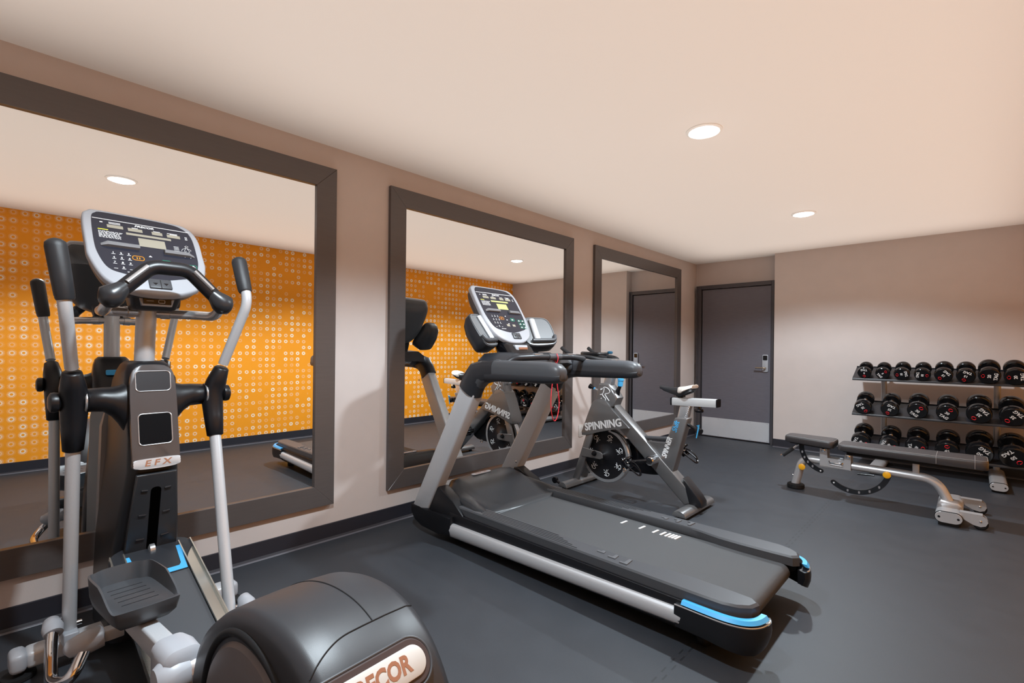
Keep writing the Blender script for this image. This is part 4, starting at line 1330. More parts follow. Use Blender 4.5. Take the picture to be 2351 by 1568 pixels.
def bike():
    Y0 = 3.53
    t = thing('spin_bike', 'grey indoor cycling bike with black and cream saddle, standing between treadmill and door', 'exercise bike', (0, Y0, 0))
    # feet
    for nm, x, w, y0, y1 in (('front_foot', 0.37, 0.085, -0.26, 0.26), ('rear_foot', 1.40, 0.10, -0.26, 0.26)):
        b = MB()
        prof = sp2([(x - w / 2, 0.022), (x - w / 2 + 0.004, 0.045), (x - w * 0.2, 0.063), (x + w * 0.2, 0.063), (x + w / 2 - 0.004, 0.045), (x + w / 2, 0.022)], 4)
        b.prism(prof, 'y', y0, y1, 0.004, 2)
        f = b.build(nm, M_BFRAME, t)
        b = MB()
        for yy in (y0 + 0.03, y1 - 0.03):
            b.lathe([(0.018, 0), (0.02, 0.004), (0.02, 0.018), (0.01, 0.026)], (x, yy, 0), (0, 0, 1), 18)
        b.each('levelling_pad', M_RUBBER, f)
        if nm == 'front_foot':
            for s in (-1, 1):
                b = MB()
                b.tube([(x - 0.03, s * 0.24, 0.04), (x - 0.07, s * 0.245, 0.06), (x - 0.085, s * 0.25, 0.07)], 0.012, 10)
                b.lathe([(0.01, -0.014), (0.026, -0.012), (0.028, 0), (0.026, 0.012), (0.01, 0.014)], (x - 0.09, s * 0.245, 0.065), (0, 1, 0), 22)
                b.build('transport_wheel', M_GLOSS, f)
    # front fork: two flat legs
    for s in (-1, 1):
        b = MB()
        b.hexa([(0.335, s * 0.045, 0.06), (0.40, s * 0.045, 0.06), (0.40, s * 0.07, 0.06), (0.335, s * 0.07, 0.06),
                (0.485, s * 0.045, 0.50), (0.555, s * 0.045, 0.50), (0.555, s * 0.07, 0.50), (0.485, s * 0.07, 0.50)], 0.006, 2)
        b.build('fork_leg', M_BFRAME, t)
        b = MB(); b.prism([(0.44, 0.35), (0.62, 0.335), (0.645, 0.32), (0.645, 0.285), (0.62, 0.272), (0.43, 0.272)], 'y', s * 0.062, s * 0.074, 0.003, 1)
        dp = b.build('dropout_plate', M_BFRAME, t)
        b = MB(); b.lathe([(0.0, 0.03), (0.012, 0.03), (0.016, 0.012), (0.022, 0.01), (0.024, 0)], (0.565, s * 0.072, 0.315), (0, s, 0), 12)
        b.build('axle_nut', M_GLOSS, dp)
    b = MB()
    b.prism(sp2([(0.435, 0.455), (0.47, 0.58), (0.535, 0.735), (0.56, 0.765), (0.60, 0.782), (0.635, 0.782), (0.675, 0.765), (0.72, 0.715), (0.80, 0.645), (0.885, 0.575), (0.875, 0.565), (0.75, 0.54), (0.60, 0.50)], 3, True), 'y', -0.075, 0.075, 0.008, 3)
    g = b.build('frame_gusset', M_BFRAME, t, ang=45)
    fr = frame_mx((0.645, -0.0756, 0.565), (1, 0, 0.225), (-0.2, 0, 1))
    lettering('SPINNING', 0.088, M_WHITE, g, fr, t=0.0006, bold=0.0028, sx=0.92)
    # head tube piece
    b = MB(); b.prism([(0.548, 0.735), (0.592, 0.912), (0.686, 0.908), (0.768, 0.80), (0.738, 0.728), (0.64, 0.70)], 'y', -0.058, 0.058, 0.012, 3)
    h = b.build('head_housing', M_BFRAME, t, ang=45)
    runner_mark(h, frame_mx((0.655, -0.0595, 0.825), (1, 0, 0.03), (0, 0, 1)), 0.115, 0.032)
    # down tube
    b = MB()
    b.hexa([(0.735, -0.05, 0.595), (0.735, 0.05, 0.595), (0.735, 0.05, 0.745), (0.735, -0.05, 0.745),
            (1.345, -0.05, 0.045), (1.345, 0.05, 0.045), (1.45, 0.05, 0.10), (1.45, -0.05, 0.10)], 0.012, 3)
    dt = b.build('down_tube', M_BFRAME, t, ang=45)
    b = MB(); b.prism([(1.385, 0.06), (1.475, 0.055), (1.475, 0.09), (1.44, 0.14), (1.35, 0.23), (1.33, 0.245), (1.37, 0.15)], 'y', -0.053, 0.053, 0.008, 2)
    b.build('tube_foot_cover', M_BLACK, dt)
    # seat tube and web
    b = MB()
    b.hexa([(1.13, -0.045, 0.315), (1.245, -0.045, 0.25), (1.245, 0.045, 0.25), (1.13, 0.045, 0.315),
            (1.262, -0.045, 0.69), (1.365, -0.045, 0.695), (1.365, 0.045, 0.695), (1.262, 0.045, 0.69)], 0.01, 3)
    sttube = b.build('seat_tube', M_BFRAME, t, ang=45)
    fr = frame_mx((1.205, -0.0458, 0.455), (0.30, 0, 1), (-1, 0, 0.30))
    lettering('SPINNER', 0.055, M_WHITE, sttube, fr, t=0.0006, bold=0.0014, shear=0.25, sx=0.78)
    fr = frame_mx((1.272, -0.0458, 0.622), (0.30, 0, 1), (-1, 0, 0.30))
    lettering('Shift', 0.055, M_BLUE, sttube, fr, t=0.0006, bold=0.0008, shear=0.25, sx=0.9)
    b = MB(); b.prism([(1.0, 0.475), (1.20, 0.485), (1.155, 0.33), (1.13, 0.335)], 'y', -0.02, 0.02, 0.003, 1)
    b.build('frame_web', M_BFRAME, t)
    b = MB(); b.cyl((0.995, 0, 0.497), (1.205, 0, 0.515), 0.017); b.build('top_brace', M_GREY, t)
    # seat post, slider, saddle
    b = MB(); b.hexa([(1.265, -0.03, 0.66), (1.345, -0.03, 0.66), (1.345, 0.03, 0.66), (1.265, 0.03, 0.66), (1.295, -0.03, 0.79), (1.375, -0.03, 0.79), (1.375, 0.03, 0.79), (1.295, 0.03, 0.79)], 0.01, 3)
    sp = b.build('seat_post', M_STEEL, t)
    b = MB()
    for k in range(7):
        b.cyl((1.35 - 0.012 + 0.006 * k * 0.9, -0.0305, 0.70 + 0.013 * k), (1.35 - 0.012 + 0.006 * k * 0.9, -0.0312, 0.70 + 0.013 * k), 0.003, n=8)
    b.each('height_mark', M_WHITE, sp)
    b = MB()
    sec = sp2([(-0.034, 0.0), (-0.037, 0.02), (-0.036, 0.045), (-0.028, 0.056), (0.028, 0.056), (0.036, 0.045), (0.037, 0.02), (0.034, 0.0)], 3)
    b.loft([[Vector((x, y, 0.782 + z + (x - 1.23) * 0.03)) for y, z in sec] for x in (1.235, 1.565)])
    sl = b.build('seat_slider', M_ALU, t, ang=40)
    b = MB(); 
    for x in (1.23, 1.565):
        b.loft([[Vector((x + dx, y * 1.02, 0.782 + z * 1.02 + (x - 1.23) * 0.03)) for y, z in sec] for dx in (0.0, 0.008 if x > 1.3 else -0.008)])
    b.each('slider_cap', M_GLOSS, sl)
    b = MB(); b.lathe([(0.010, 0.0), (0.012, -0.02), (0.03, -0.024), (0.034, -0.034), (0.03, -0.046), (0.012, -0.05), (0, -0.05)], (1.43, 0, 0.79), (0, 0, 1), 14)
    b.build('slider_knob', M_GLOSS, t, ang=25)
    b = MB(); b.cyl((1.35, -0.01, 0.645), (1.42, -0.02, 0.615), 0.012); b.cyl((1.42, -0.02, 0.615), (1.455, -0.03, 0.60), 0.02, 0.026); b.build('post_lock', M_GLOSS, t)
    b = MB(); b.tube([(1.445, -0.055, 0.655), (1.45, -0.055, 0.64), (1.435, -0.055, 0.56)], 0.01, 10, rad=[0.013, 0.006, 0.004]); b.build('post_lever', M_BLUE, t)
    # saddle
    def saddle(xa, xb, name, m, par, grow=0.0, zoff=0.0, side=None):
        b = MB()
        secs = []
        n = 16
        for i in range(n + 1):
            u = i / n
            x = xa + (xb - xa) * u
            U = (x - 1.125) / 0.27
            w = 0.024 + 0.056 * max(0.0, min(1, (U - 0.25) / 0.6)) ** 1.4
            if U > 0.93: w *= 1 - (U - 0.93) * 3.0
            if U < 0.06: w *= 0.8 + U * 3.3
            zt = 0.925 - 0.012 * math.sin(U * pi) + 0.018 * U ** 2
            zb_ = zt - (0.036 + 0.032 * max(0, min(1, (U - 0.15) / 0.5)) - 0.03 * max(0, (U - 0.7) / 0.3))
            zb_ += 0.010 * (U < 0.08)
            w += grow
            secs.append([Vector((x, -w * 0.75, zb_ + zoff)), Vector((x, -w, (zt + zb_) / 2)), Vector((x, -w * 0.85, zt - 0.006 + grow)), Vector((x, -w * 0.35, zt + grow)), Vector((x, 0, zt - 0.003 + grow)), Vector((x, w * 0.35, zt + grow)), Vector((x, w * 0.85, zt - 0.006 + grow)), Vector((x, w, (zt + zb_) / 2)), Vector((x, w * 0.75, zb_ + zoff))])
        b.loft(secs)
        return b.build(name, m, par, ang=60)
    sd = saddle(1.125, 1.395, 'saddle', M_GLOSS_HOOD, t)
    saddle(1.285, 1.399, 'saddle_rear_panel', mat('cream_vinyl', (0.72, 0.66, 0.60), 0.35), sd, 0.0025, 0.012)
    b = MB()
    for s in (-1, 1):
        b.tube(spline([(1.18, s * 0.012, 0.895), (1.24, s * 0.02, 0.868), (1.32, s * 0.022, 0.866), (1.38, s * 0.035, 0.89)], 5), 0.004, 8)
    b.each('saddle_rail', M_GLOSS, sd)
    b = MB(); b.box(1.26, 1.32, -0.022, 0.022, 0.845, 0.875, 0.006, 2); b.lathe([(0.02, 0), (0.02, 0.02)], (1.285, 0, 0.832), (0, 0, 1), 16); b.build('saddle_clamp', M_GLOSS, t)
    # flywheel
    c = Vector((0.635, 0, 0.305))
    b = MB()
    b.lathe([(0.204, -0.024), (0.228, -0.024), (0.236, -0.014), (0.236, 0.014), (0.228, 0.024), (0.204, 0.024)], c, (0, 1, 0), 72, True)
    fw = b.build('flywheel_rim', M_STEEL, t, ang=30)
    b = MB()
    b.lathe([(0.0, -0.066), (0.018, -0.066), (0.028, -0.05), (0.05, -0.036), (0.085, -0.021), (0.1, -0.0195), (0.196, -0.0195), (0.206, -0.023), (0.207, 0.0), (0.206, 0.023), (0.196, 0.0195), (0.085, 0.021), (0.028, 0.05), (0.018, 0.05), (0, 0.05)], c, (0, 1, 0), 72)
    disc = b.build('flywheel_disc', mat('flywheel_black', (0.006, 0.006, 0.008), 0.42, spec=0.3), t, ang=25)
    for k in range(7):
        a = radians(20 + 360 / 7 * k)
        p = c + Vector((cos(a) * 0.15, -0.0205, sin(a) * 0.15))
        runner_mark(disc, frame_mx(p, (cos(a - pi / 2 + pi), 0, sin(a - pi / 2 + pi)), (cos(a), 0, sin(a))), 0.058, 0.035)
    b = MB(); b.torus((0.862, -0.085, 0.225), (0.3, 1, 0), 0.013, 0.006, 18, 8); b.build('toe_strap_ring', M_CHROME, t)
    # crank, pedals and chain guard
    b = MB(); b.cyl((1.11, -0.14, 0.353), (1.11, 0.10, 0.353), 0.036, n=28); b.build('bottom_bracket', M_CHROME, t)
    for s, px, pz in ((-1, 0.945, 0.318), (1, 1.225, 0.40)):
        b = MB(); b.tube([(1.12, s * 0.125, 0.355), (1.08 if s < 0 else 1.15, s * 0.13, 0.347 if s < 0 else 0.365), (px, s * 0.135, pz)], 0.018, 14, rad=[0.024, 0.019, 0.015], flat=0.8)
        ca_ = b.build('crank_arm', M_GLOSS, t)
        b = MB(); b.lathe([(0.0, 0.012), (0.025, 0.012), (0.03, 0.0), (0.03, -0.02)], (1.115, s * 0.142, 0.354), (0, s, 0), 22); b.build('crank_cap', M_CHROME, ca_)
        q = Matrix.Translation((px, s * 0.19, pz)) @ Matrix.Rotation(radians(48), 4, 'Y')
        b = MB()
        b.box(-0.045, 0.045, -0.045, -0.033, -0.012, 0.012, 0.004, 2, mx=q); b.box(-0.045, 0.045, 0.033, 0.045, -0.012, 0.012, 0.004, 2, mx=q)
        b.box(-0.045, -0.033, -0.045, 0.045, -0.010, 0.010, 0.003, 1, mx=q); b.box(0.033, 0.045, -0.045, 0.045, -0.010, 0.010, 0.003, 1, mx=q)
        b.cyl(q @ Vector((0, -0.05, 0)), q @ Vector((0, 0.045, 0)), 0.013, n=14)
        pd = b.build('pedal', M_GLOSS, t)
        b = MB()
        b.tube(spline([q @ Vector(p) for p in ((0.03, -0.04, 0.012), (0.09, -0.04, 0.03), (0.13, -0.02, 0.035), (0.13, 0.02, 0.035), (0.09, 0.04, 0.03), (0.03, 0.04, 0.012))], 5), 0.0055, 8)
        b.tube(spline([q @ Vector(p) for p in ((0.13, 0.0, 0.035), (0.10, 0.0, 0.06), (0.04, 0.0, 0.055), (0.0, 0.0, 0.03))], 5), 0.005, 8)
        b.tube(spline([q @ Vector(p) for p in ((-0.02, -0.046, 0.0), (-0.02, -0.04, 0.045), (-0.02, 0.0, 0.06), (-0.02, 0.04, 0.045), (-0.02, 0.046, 0.0))], 5), 0.005, 8)
        b.build('toe_cage', M_GLOSS, pd)
        b = MB(); b.box(-0.035, -0.02, -0.03, 0.03, 0.012, 0.02, 0.003, 1, mx=q); b.box(0.0, 0.012, -0.025, 0.0, 0.012, 0.022, 0.003, 1, mx=q); b.each('cleat_clip', M_CHROME, pd)
    b = MB()
    b.prism(sp2([(0.62, 0.42), (0.80, 0.455), (1.02, 0.47), (1.16, 0.44), (1.20, 0.34), (1.15, 0.24), (1.05, 0.20), (0.80, 0.19), (0.60, 0.20), (0.54, 0.31)], 4, True), 'y', 0.055, 0.105, 0.008, 3)
    b.build('chain_guard', M_GLOSS, t, ang=45)
    # brake: knob, pads, cable
    b = MB(); b.tube([(0.735, 0, 0.80), (0.745, 0, 0.86), (0.765, 0, 0.90)], 0.015, 14, rad=[0.02, 0.018, 0.013]); b.build('resistance_stem', M_GLOSS, t)
    b = MB(); b.lathe([(0.012, 0), (0.022, 0.004), (0.022, 0.045), (0.026, 0.05), (0.026, 0.065), (0.018, 0.07), (0, 0.07)], (0.763, 0, 0.893), (0.12, 0, 1), 22); b.build('resistance_knob', M_BLUE, t)
    b = MB(); b.cyl((0.57, 0, 0.835), (0.505, 0, 0.862), 0.009); b.build('pin_stem', M_STEEL, t)
    b = MB(); b.cyl((0.515, 0, 0.858), (0.507, 0, 0.861), 0.0115); b.build('pin_ring', M_BLUE, t)
    b = MB(); b.tube([(0.507, 0, 0.861), (0.49, 0, 0.868), (0.475, 0, 0.874), (0.462, 0, 0.879)], 0.02, 16, rad=[0.012, 0.013, 0.022, 0.023]); b.build('pin_knob', M_GLOSS, t)
    b = MB(); b.tube(spline([(0.70, -0.03, 0.52), (0.80, -0.04, 0.50), (0.86, -0.03, 0.44), (0.875, -0.02, 0.42)], 5), 0.006, 8); b.build('brake_cable', M_RUBBER, t)
    b = MB(); b.box(0.60, 0.67, -0.034, 0.034, 0.50, 0.555, 0.01, 2); b.build('brake_pad_housing', M_GLOSS, t)
    # handlebar post and bars
    b = MB(); b.hexa([(0.61, -0.03, 0.88), (0.69, -0.03, 0.88), (0.69, 0.03, 0.88), (0.61, 0.03, 0.88), (0.545, -0.03, 1.12), (0.625, -0.03, 1.12), (0.625, 0.03, 1.12), (0.545, 0.03, 1.12)][:4] +
                     [(0.665, -0.03, 1.12), (0.745, -0.03, 1.12), (0.745, 0.03, 1.12), (0.665, 0.03, 1.12)], 0.008, 2)
    hp = b.build('handlebar_post', M_STEEL, t)
    b = MB()
    b.tube(fillet([(0.30, -0.20, 1.212), (0.40, -0.195, 1.145), (0.58, -0.18, 1.135), (0.66, -0.14, 1.115), (0.68, 0.0, 1.11), (0.66, 0.14, 1.115), (0.58, 0.18, 1.135), (0.40, 0.195, 1.145), (0.30, 0.20, 1.212)], 0.05), 0.0165, 16)
    hb = b.build('handlebar', M_GRIP, t)
    b = MB(); b.tube(fillet([(0.66, -0.06, 1.13), (0.45, -0.055, 1.16), (0.36, 0, 1.165), (0.45, 0.055, 1.16), (0.66, 0.06, 1.13)], 0.06), 0.017, 14); b.build('inner_bar', M_GRIP, hb)
    b = MB(); b.box(0.44, 0.60, -0.085, 0.085, 1.145, 1.175, 0.012, 3); b.build('centre_pad', M_BLACK, hb)
    b = MB(); b.lathe([(0.01, 0), (0.022, 0.004), (0.024, 0.02), (0.016, 0.026), (0, 0.026)], (0.60, 0.10, 1.16), (0, 0, 1), 16); b.build('bar_knob', mat('dark_blue_knob', (0.02, 0.12, 0.22), 0.3), t)
bike()
# ------------------------------------------------------------------ adjustable weight bench
M_BENCHM = mat('silver_bench_frame', (0.50, 0.50, 0.515), 0.3, metal=0.45)
M_VINYL = mat('brown_black_vinyl', (0.045, 0.041, 0.043), 0.36, bump=0.3, bscale=450)
M_STITCH = mat('grey_stitching', (0.30, 0.29, 0.29), 0.6)
def bench():
    Y0 = 4.81
    t = thing('weight_bench', 'adjustable weight bench with dark vinyl pads in front of the dumbbell rack', 'weight bench', (0, Y0, 0))
    oval = [(cos(2 * pi * k / 24) * 0.036, sin(2 * pi * k / 24) * 0.036) for k in range(24)]
    b = MB()
    pth = fillet([(1.765, 0, 0.035), (1.82, 0, 0.27), (1.98, 0, 0.268), (2.0, 0, 0.268)], [0.13, 0.02], 12)
    b.tube(pth, 1.0, shape=[(p[0] * 0.9, p[1]) for p in oval], up=(0, 1, 0))
    b.build('front_leg', M_BENCHM, t)
    b = MB()
    pth = fillet([(2.14, 0, 0.262), (2.46, 0, 0.258), (2.70, 0, 0.25), (2.775, 0, 0.08)], [0.1, 0.20], 14)
    b.tube(pth, 1.0, shape=[(p[0] * 0.9, p[1]) for p in oval], up=(0, 1, 0))
    b.build('main_tube', M_BENCHM, t)
    b = MB()
    b.prism(sp2([(1.70, 0.03), (1.71, 0.0), (1.83, 0.0), (1.84, 0.03)], 1) , 'y', -0.045, 0.045)
    b = MB(); b.lathe([(0.0, 0.0), (0.062, 0.0), (0.068, 0.008), (0.066, 0.035), (0.052, 0.044), (0.0, 0.044)], (1.768, 0, 0.0), (0, 0, 1), 32)
    b.build('rubber_foot', M_RUBBER, t)
    b = MB(); b.cyl((1.765, 0, 0.105), (1.74, 0, 0.112), 0.005, n=10); b.build('foot_bolt', M_CHROME, t)
    # U bracket that carries both pads
    b = MB()
    for s in (-1, 1):
        b.prism([(1.955, 0.235), (2.175, 0.228), (2.175, 0.355), (2.135, 0.358), (2.13, 0.302), (2.01, 0.306), (2.01, 0.385), (1.955, 0.385)], 'y', s * 0.040, s * 0.046, 0.002, 1)
    b.each('bracket_plate', M_BENCHM, t)
    b = MB(); b.box(1.955, 2.175, -0.041, 0.041, 0.228, 0.234); b.build('bracket_base', M_BENCHM, t)
    b = MB()
    for x, z in ((1.98, 0.368), (2.155, 0.340)):
        for s in (-1, 1):
            b.lathe([(0.016, 0), (0.016, 0.004), (0.010, 0.007), (0, 0.007)], (x, s * 0.046, z), (0, s, 0), 18)
    b.each('pivot_bolt', M_CHROME, t)
    b = MB(); b.tube(fillet([(2.025, -0.05, 0.285), (2.03, -0.062, 0.275), (2.11, -0.062, 0.272), (2.12, -0.05, 0.282)], 0.01), 0.006, 8)
    b.tube([(2.03, -0.05, 0.258), (2.12, -0.05, 0.255)], 0.004, 8)
    b.each('grab_handle', M_CHROME, t)
    # pads with rounded edges and stitching
    def pad(name, x0, x1, z0, z1, zt0, zt1, w0, w1, seams):
        b = MB()
        rings = []
        def outl(k, dz_u, inset):
            pts = []
            cx = (x0 + x1) / 2
            for px, py in [(x0, -w0), (x1, -w1), (x1, w1), (x0, w0)]:
                pts.append((px, py))
            P = fillet([((pts[3][0] + pts[0][0]) / 2, 0, 0), (pts[0][0], pts[0][1], 0), (pts[1][0], pts[1][1], 0), (pts[2][0], pts[2][1], 0), (pts[3][0], pts[3][1], 0), ((pts[3][0] + pts[0][0]) / 2, 0.001, 0)], 0.045, 5)[:-1]
            out = []
            for p in P:
                f = (p.x - x0) / (x1 - x0)
                zl = (z0 * (1 - f) + z1 * f); zh = zt0 * (1 - f) + zt1 * f
                x = cx + (p.x - cx) * (1 - inset / (x1 - x0) * 2)
                y = p.y * (1 - inset / max(w0, w1))
                out.append(Vector((x, y, zl + (zh - zl) * dz_u)))
            return out
        b.loft([outl(0, 0, 0.006), outl(0, 0.08, 0.0), outl(0, 0.72, 0.0), outl(0, 0.90, 0.004), outl(0, 0.985, 0.014), outl(0, 1.0, 0.03)])
        p = b.build(name, M_VINYL, t, ang=60)
        b = MB()
        b.tube([v + Vector((0, 0, 0.001)) for v in outl(0, 0.93, 0.0055)], 0.0012, 5, closed=True)
        for xs in seams:
            f = (xs - x0) / (x1 - x0)
            zl = (z0 * (1 - f) + z1 * f); zh = zt0 * (1 - f) + zt1 * f
            w = w0 * (1 - f) + w1 * f
            b.tube([(xs, -w - 0.0008, zl + 0.006), (xs, -w - 0.0008, zl + (zh - zl) * 0.72), (xs, -w + 0.004, zl + (zh - zl) * 0.93), (xs, -w + 0.03, zh + 0.0005), (xs, w - 0.03, zh + 0.0005), (xs, w - 0.004, zl + (zh - zl) * 0.93), (xs, w + 0.0008, zl + 0.02)], 0.0014, 5)
        b.each('stitching', M_STITCH, p)
        b = MB()
        b.loft([[Vector((v.x, v.y * 0.9, v.z - 0.012)) for v in outl(0, 0, 0.03)], [Vector((v.x, v.y * 0.9, v.z)) for v in outl(0, 0, 0.03)]])
        b.build('pad_board', M_RUBBER, p)
        return p
    pad('seat_pad', 1.695, 2.065, 0.412, 0.400, 0.468, 0.460, 0.095, 0.13, [])
    pad('back_pad', 2.09, 2.975, 0.396, 0.382, 0.448, 0.452, 0.13, 0.13, [2.70, 2.905])
    # pad supports
    b = MB(); b.box(1.80, 2.02, -0.025, 0.025, 0.385, 0.405, 0.004); b.build('seat_support', M_BENCHM, t)
    b = MB(); b.box(2.14, 2.72, -0.025, 0.025, 0.350, 0.385, 0.006); b.build('back_support', M_RUBBER, t)
    b = MB(); b.box(2.56, 2.60, -0.02, 0.02, 0.25, 0.36, 0.004); b.build('stop_block', M_BENCHM, t)
    # perforated adjustment arcs
    def arc(name, cx, cz, R, a0, a1, w, y):
        b = MB()
        n = 24
        out = [(cx + (R + w) * cos(radians(a0 + (a1 - a0) * i / n)), cz + (R + w) * sin(radians(a0 + (a1 - a0) * i / n))) for i in range(n + 1)]
        e = radians(a1)
        out += [(cx + R * cos(e) + w * cos(e + (1 if a1 > a0 else -1) * radians(k)), cz + R * sin(e) + w * sin(e + (1 if a1 > a0 else -1) * radians(k))) for k in (45, 90, 135)]
        out += [(cx + (R - w) * cos(radians(a1 + (a0 - a1) * i / n)), cz + (R - w) * sin(radians(a1 + (a0 - a1) * i / n))) for i in range(n + 1)]
        b.prism(out, 'y', y - 0.005, y + 0.005, 0.001, 1)
        o = b.build(name, M_GLOSS, t)
        b = MB()
        for f in (0.25, 0.42, 0.58, 0.75):
            a = radians(a0 + (a1 - a0) * f)
            b.prism(rrect(0.013, 0.020, 0.005, 3, cx + R * cos(a), cz + R * sin(a)), 'y', y - 0.0056, y + 0.0056)
        b.each('locking_hole', mat('hole_grey', (0.22, 0.22, 0.24), 0.5), o)
        a = radians(a0 + (a1 - a0) * 0.985)
        b = MB(); b.cyl((cx + R * cos(a), y - 0.008, cz + R * sin(a)), (cx + R * cos(a), y + 0.008, cz + R * sin(a)), 0.006, n=12); b.build('arc_rivet', M_WHITE, o)
        return o
    arc('back_adjustment_arc', 2.20, 0.29, 0.225, -15, -130, 0.019, -0.05)
    arc('seat_adjustment_arc', 2.02, 0.385, 0.20, -185, -105, 0.018, -0.045)
    for x, z in ((1.828, 0.205), (2.41, 0.243)):
        b = MB(); b.lathe([(0.010, 0), (0.022, 0.012), (0.026, 0.02), (0.026, 0.028), (0.018, 0.032), (0, 0.033)], (x, -0.04, z), (0, -1, 0), 22)
        b.build('yellow_pull_pin', mat('amber_knob', (0.85, 0.42, 0.01), 0.35), t)
    b = MB(); b.cyl((2.22, -0.05, 0.215), (2.33, -0.05, 0.222), 0.008); b.build('lever_rod', M_GLOSS, t)
    # hand grip under the seat
    b = MB(); b.tube([(1.79, 0, 0.385), (1.745, 0, 0.345), (1.74, 0, 0.34)], 0.008, 10); b.build('grip_stem', M_CHROME, t)
    b = MB(); b.cyl((1.745, 0, 0.345), (1.665, 0, 0.272), 0.017); hg = b.build('hand_grip', M_GRIP, t)
    b = MB(); b.cyl((1.668, 0, 0.275), (1.652, 0, 0.262), 0.017, 0.013); b.build('grip_cap', M_CHROME, hg)
    # rear foot: flattened tube with end plates, gusset and transport wheels
    b = MB(); b.prism(rrect(0.145, 0.075, 0.036, 8, 2.775, 0.06), 'y', -0.30, 0.30, 0.0)
    rf = b.build('rear_foot', M_BENCHM, t)
    b = MB()
    for s in (-1, 1):
        b.prism(rrect(0.150, 0.080, 0.039, 8, 2.775, 0.06), 'y', s * 0.30, s * 0.307)
    b.each('end_gasket', M_RUBBER, rf)
    for s in (-1, 1):
        b = MB(); b.prism(rrect(0.142, 0.072, 0.035, 8, 2.775, 0.06), 'y', s * 0.307, s * 0.314, 0.002, 1); pl = b.build('end_plate', M_BENCHM, rf)
        b = MB()
        for dx in (-0.05, 0.05):
            b.cyl((2.775 + dx, s * 0.314, 0.06), (2.775 + dx, s * 0.3155, 0.06), 0.0075, n=14)
        b.each('plate_screw', M_GLOSS, pl)
    b = MB()
    for s in (-1, 1):
        b.box(2.72, 2.83, min(s * 0.20, s * 0.30), max(s * 0.20, s * 0.30), 0.0, 0.024, 0.004)
    b.each('foot_pad', M_RUBBER, rf)
    b = MB(); b.hexa([(2.705, -0.06, 0.085), (2.845, -0.06, 0.085), (2.845, 0.06, 0.085), (2.705, 0.06, 0.085), (2.725, -0.055, 0.122), (2.82, -0.055, 0.112), (2.82, 0.055, 0.112), (2.725, 0.055, 0.122)], 0.008, 2)
    b.build('foot_gusset', M_BENCHM, t)
    for s in (-1, 1):
        b = MB()
        b.prism([(2.83, 0.100), (2.945, 0.098), (2.965, 0.082), (2.972, 0.058), (2.960, 0.032), (2.935, 0.022), (2.90, 0.028), (2.85, 0.055)], 'y', s * 0.22 - 0.03, s * 0.22 - 0.027)
        b.prism([(2.83, 0.100), (2.945, 0.098), (2.965, 0.082), (2.972, 0.058), (2.960, 0.032), (2.935, 0.022), (2.90, 0.028), (2.85, 0.055)], 'y', s * 0.22 + 0.027, s * 0.22 + 0.03)
        b.box(2.83, 2.945, s * 0.22 - 0.03, s * 0.22 + 0.03, 0.099, 0.102)
        wb = b.build('wheel_bracket', M_BENCHM, t)
        b = MB(); b.lathe([(0.012, -0.024), (0.034, -0.024), (0.040, -0.018), (0.040, 0.018), (0.034, 0.024), (0.012, 0.024)], (2.935, s * 0.22, 0.0405), (0, 1, 0), 28); b.build('wheel', M_RUBBER, wb)
        b = MB(); b.ball((2.935, s * 0.22 - 0.031, 0.058), 0.008, 1, 0.6, 1, n=10); b.build('axle_bolt', M_CHROME, wb)
bench()

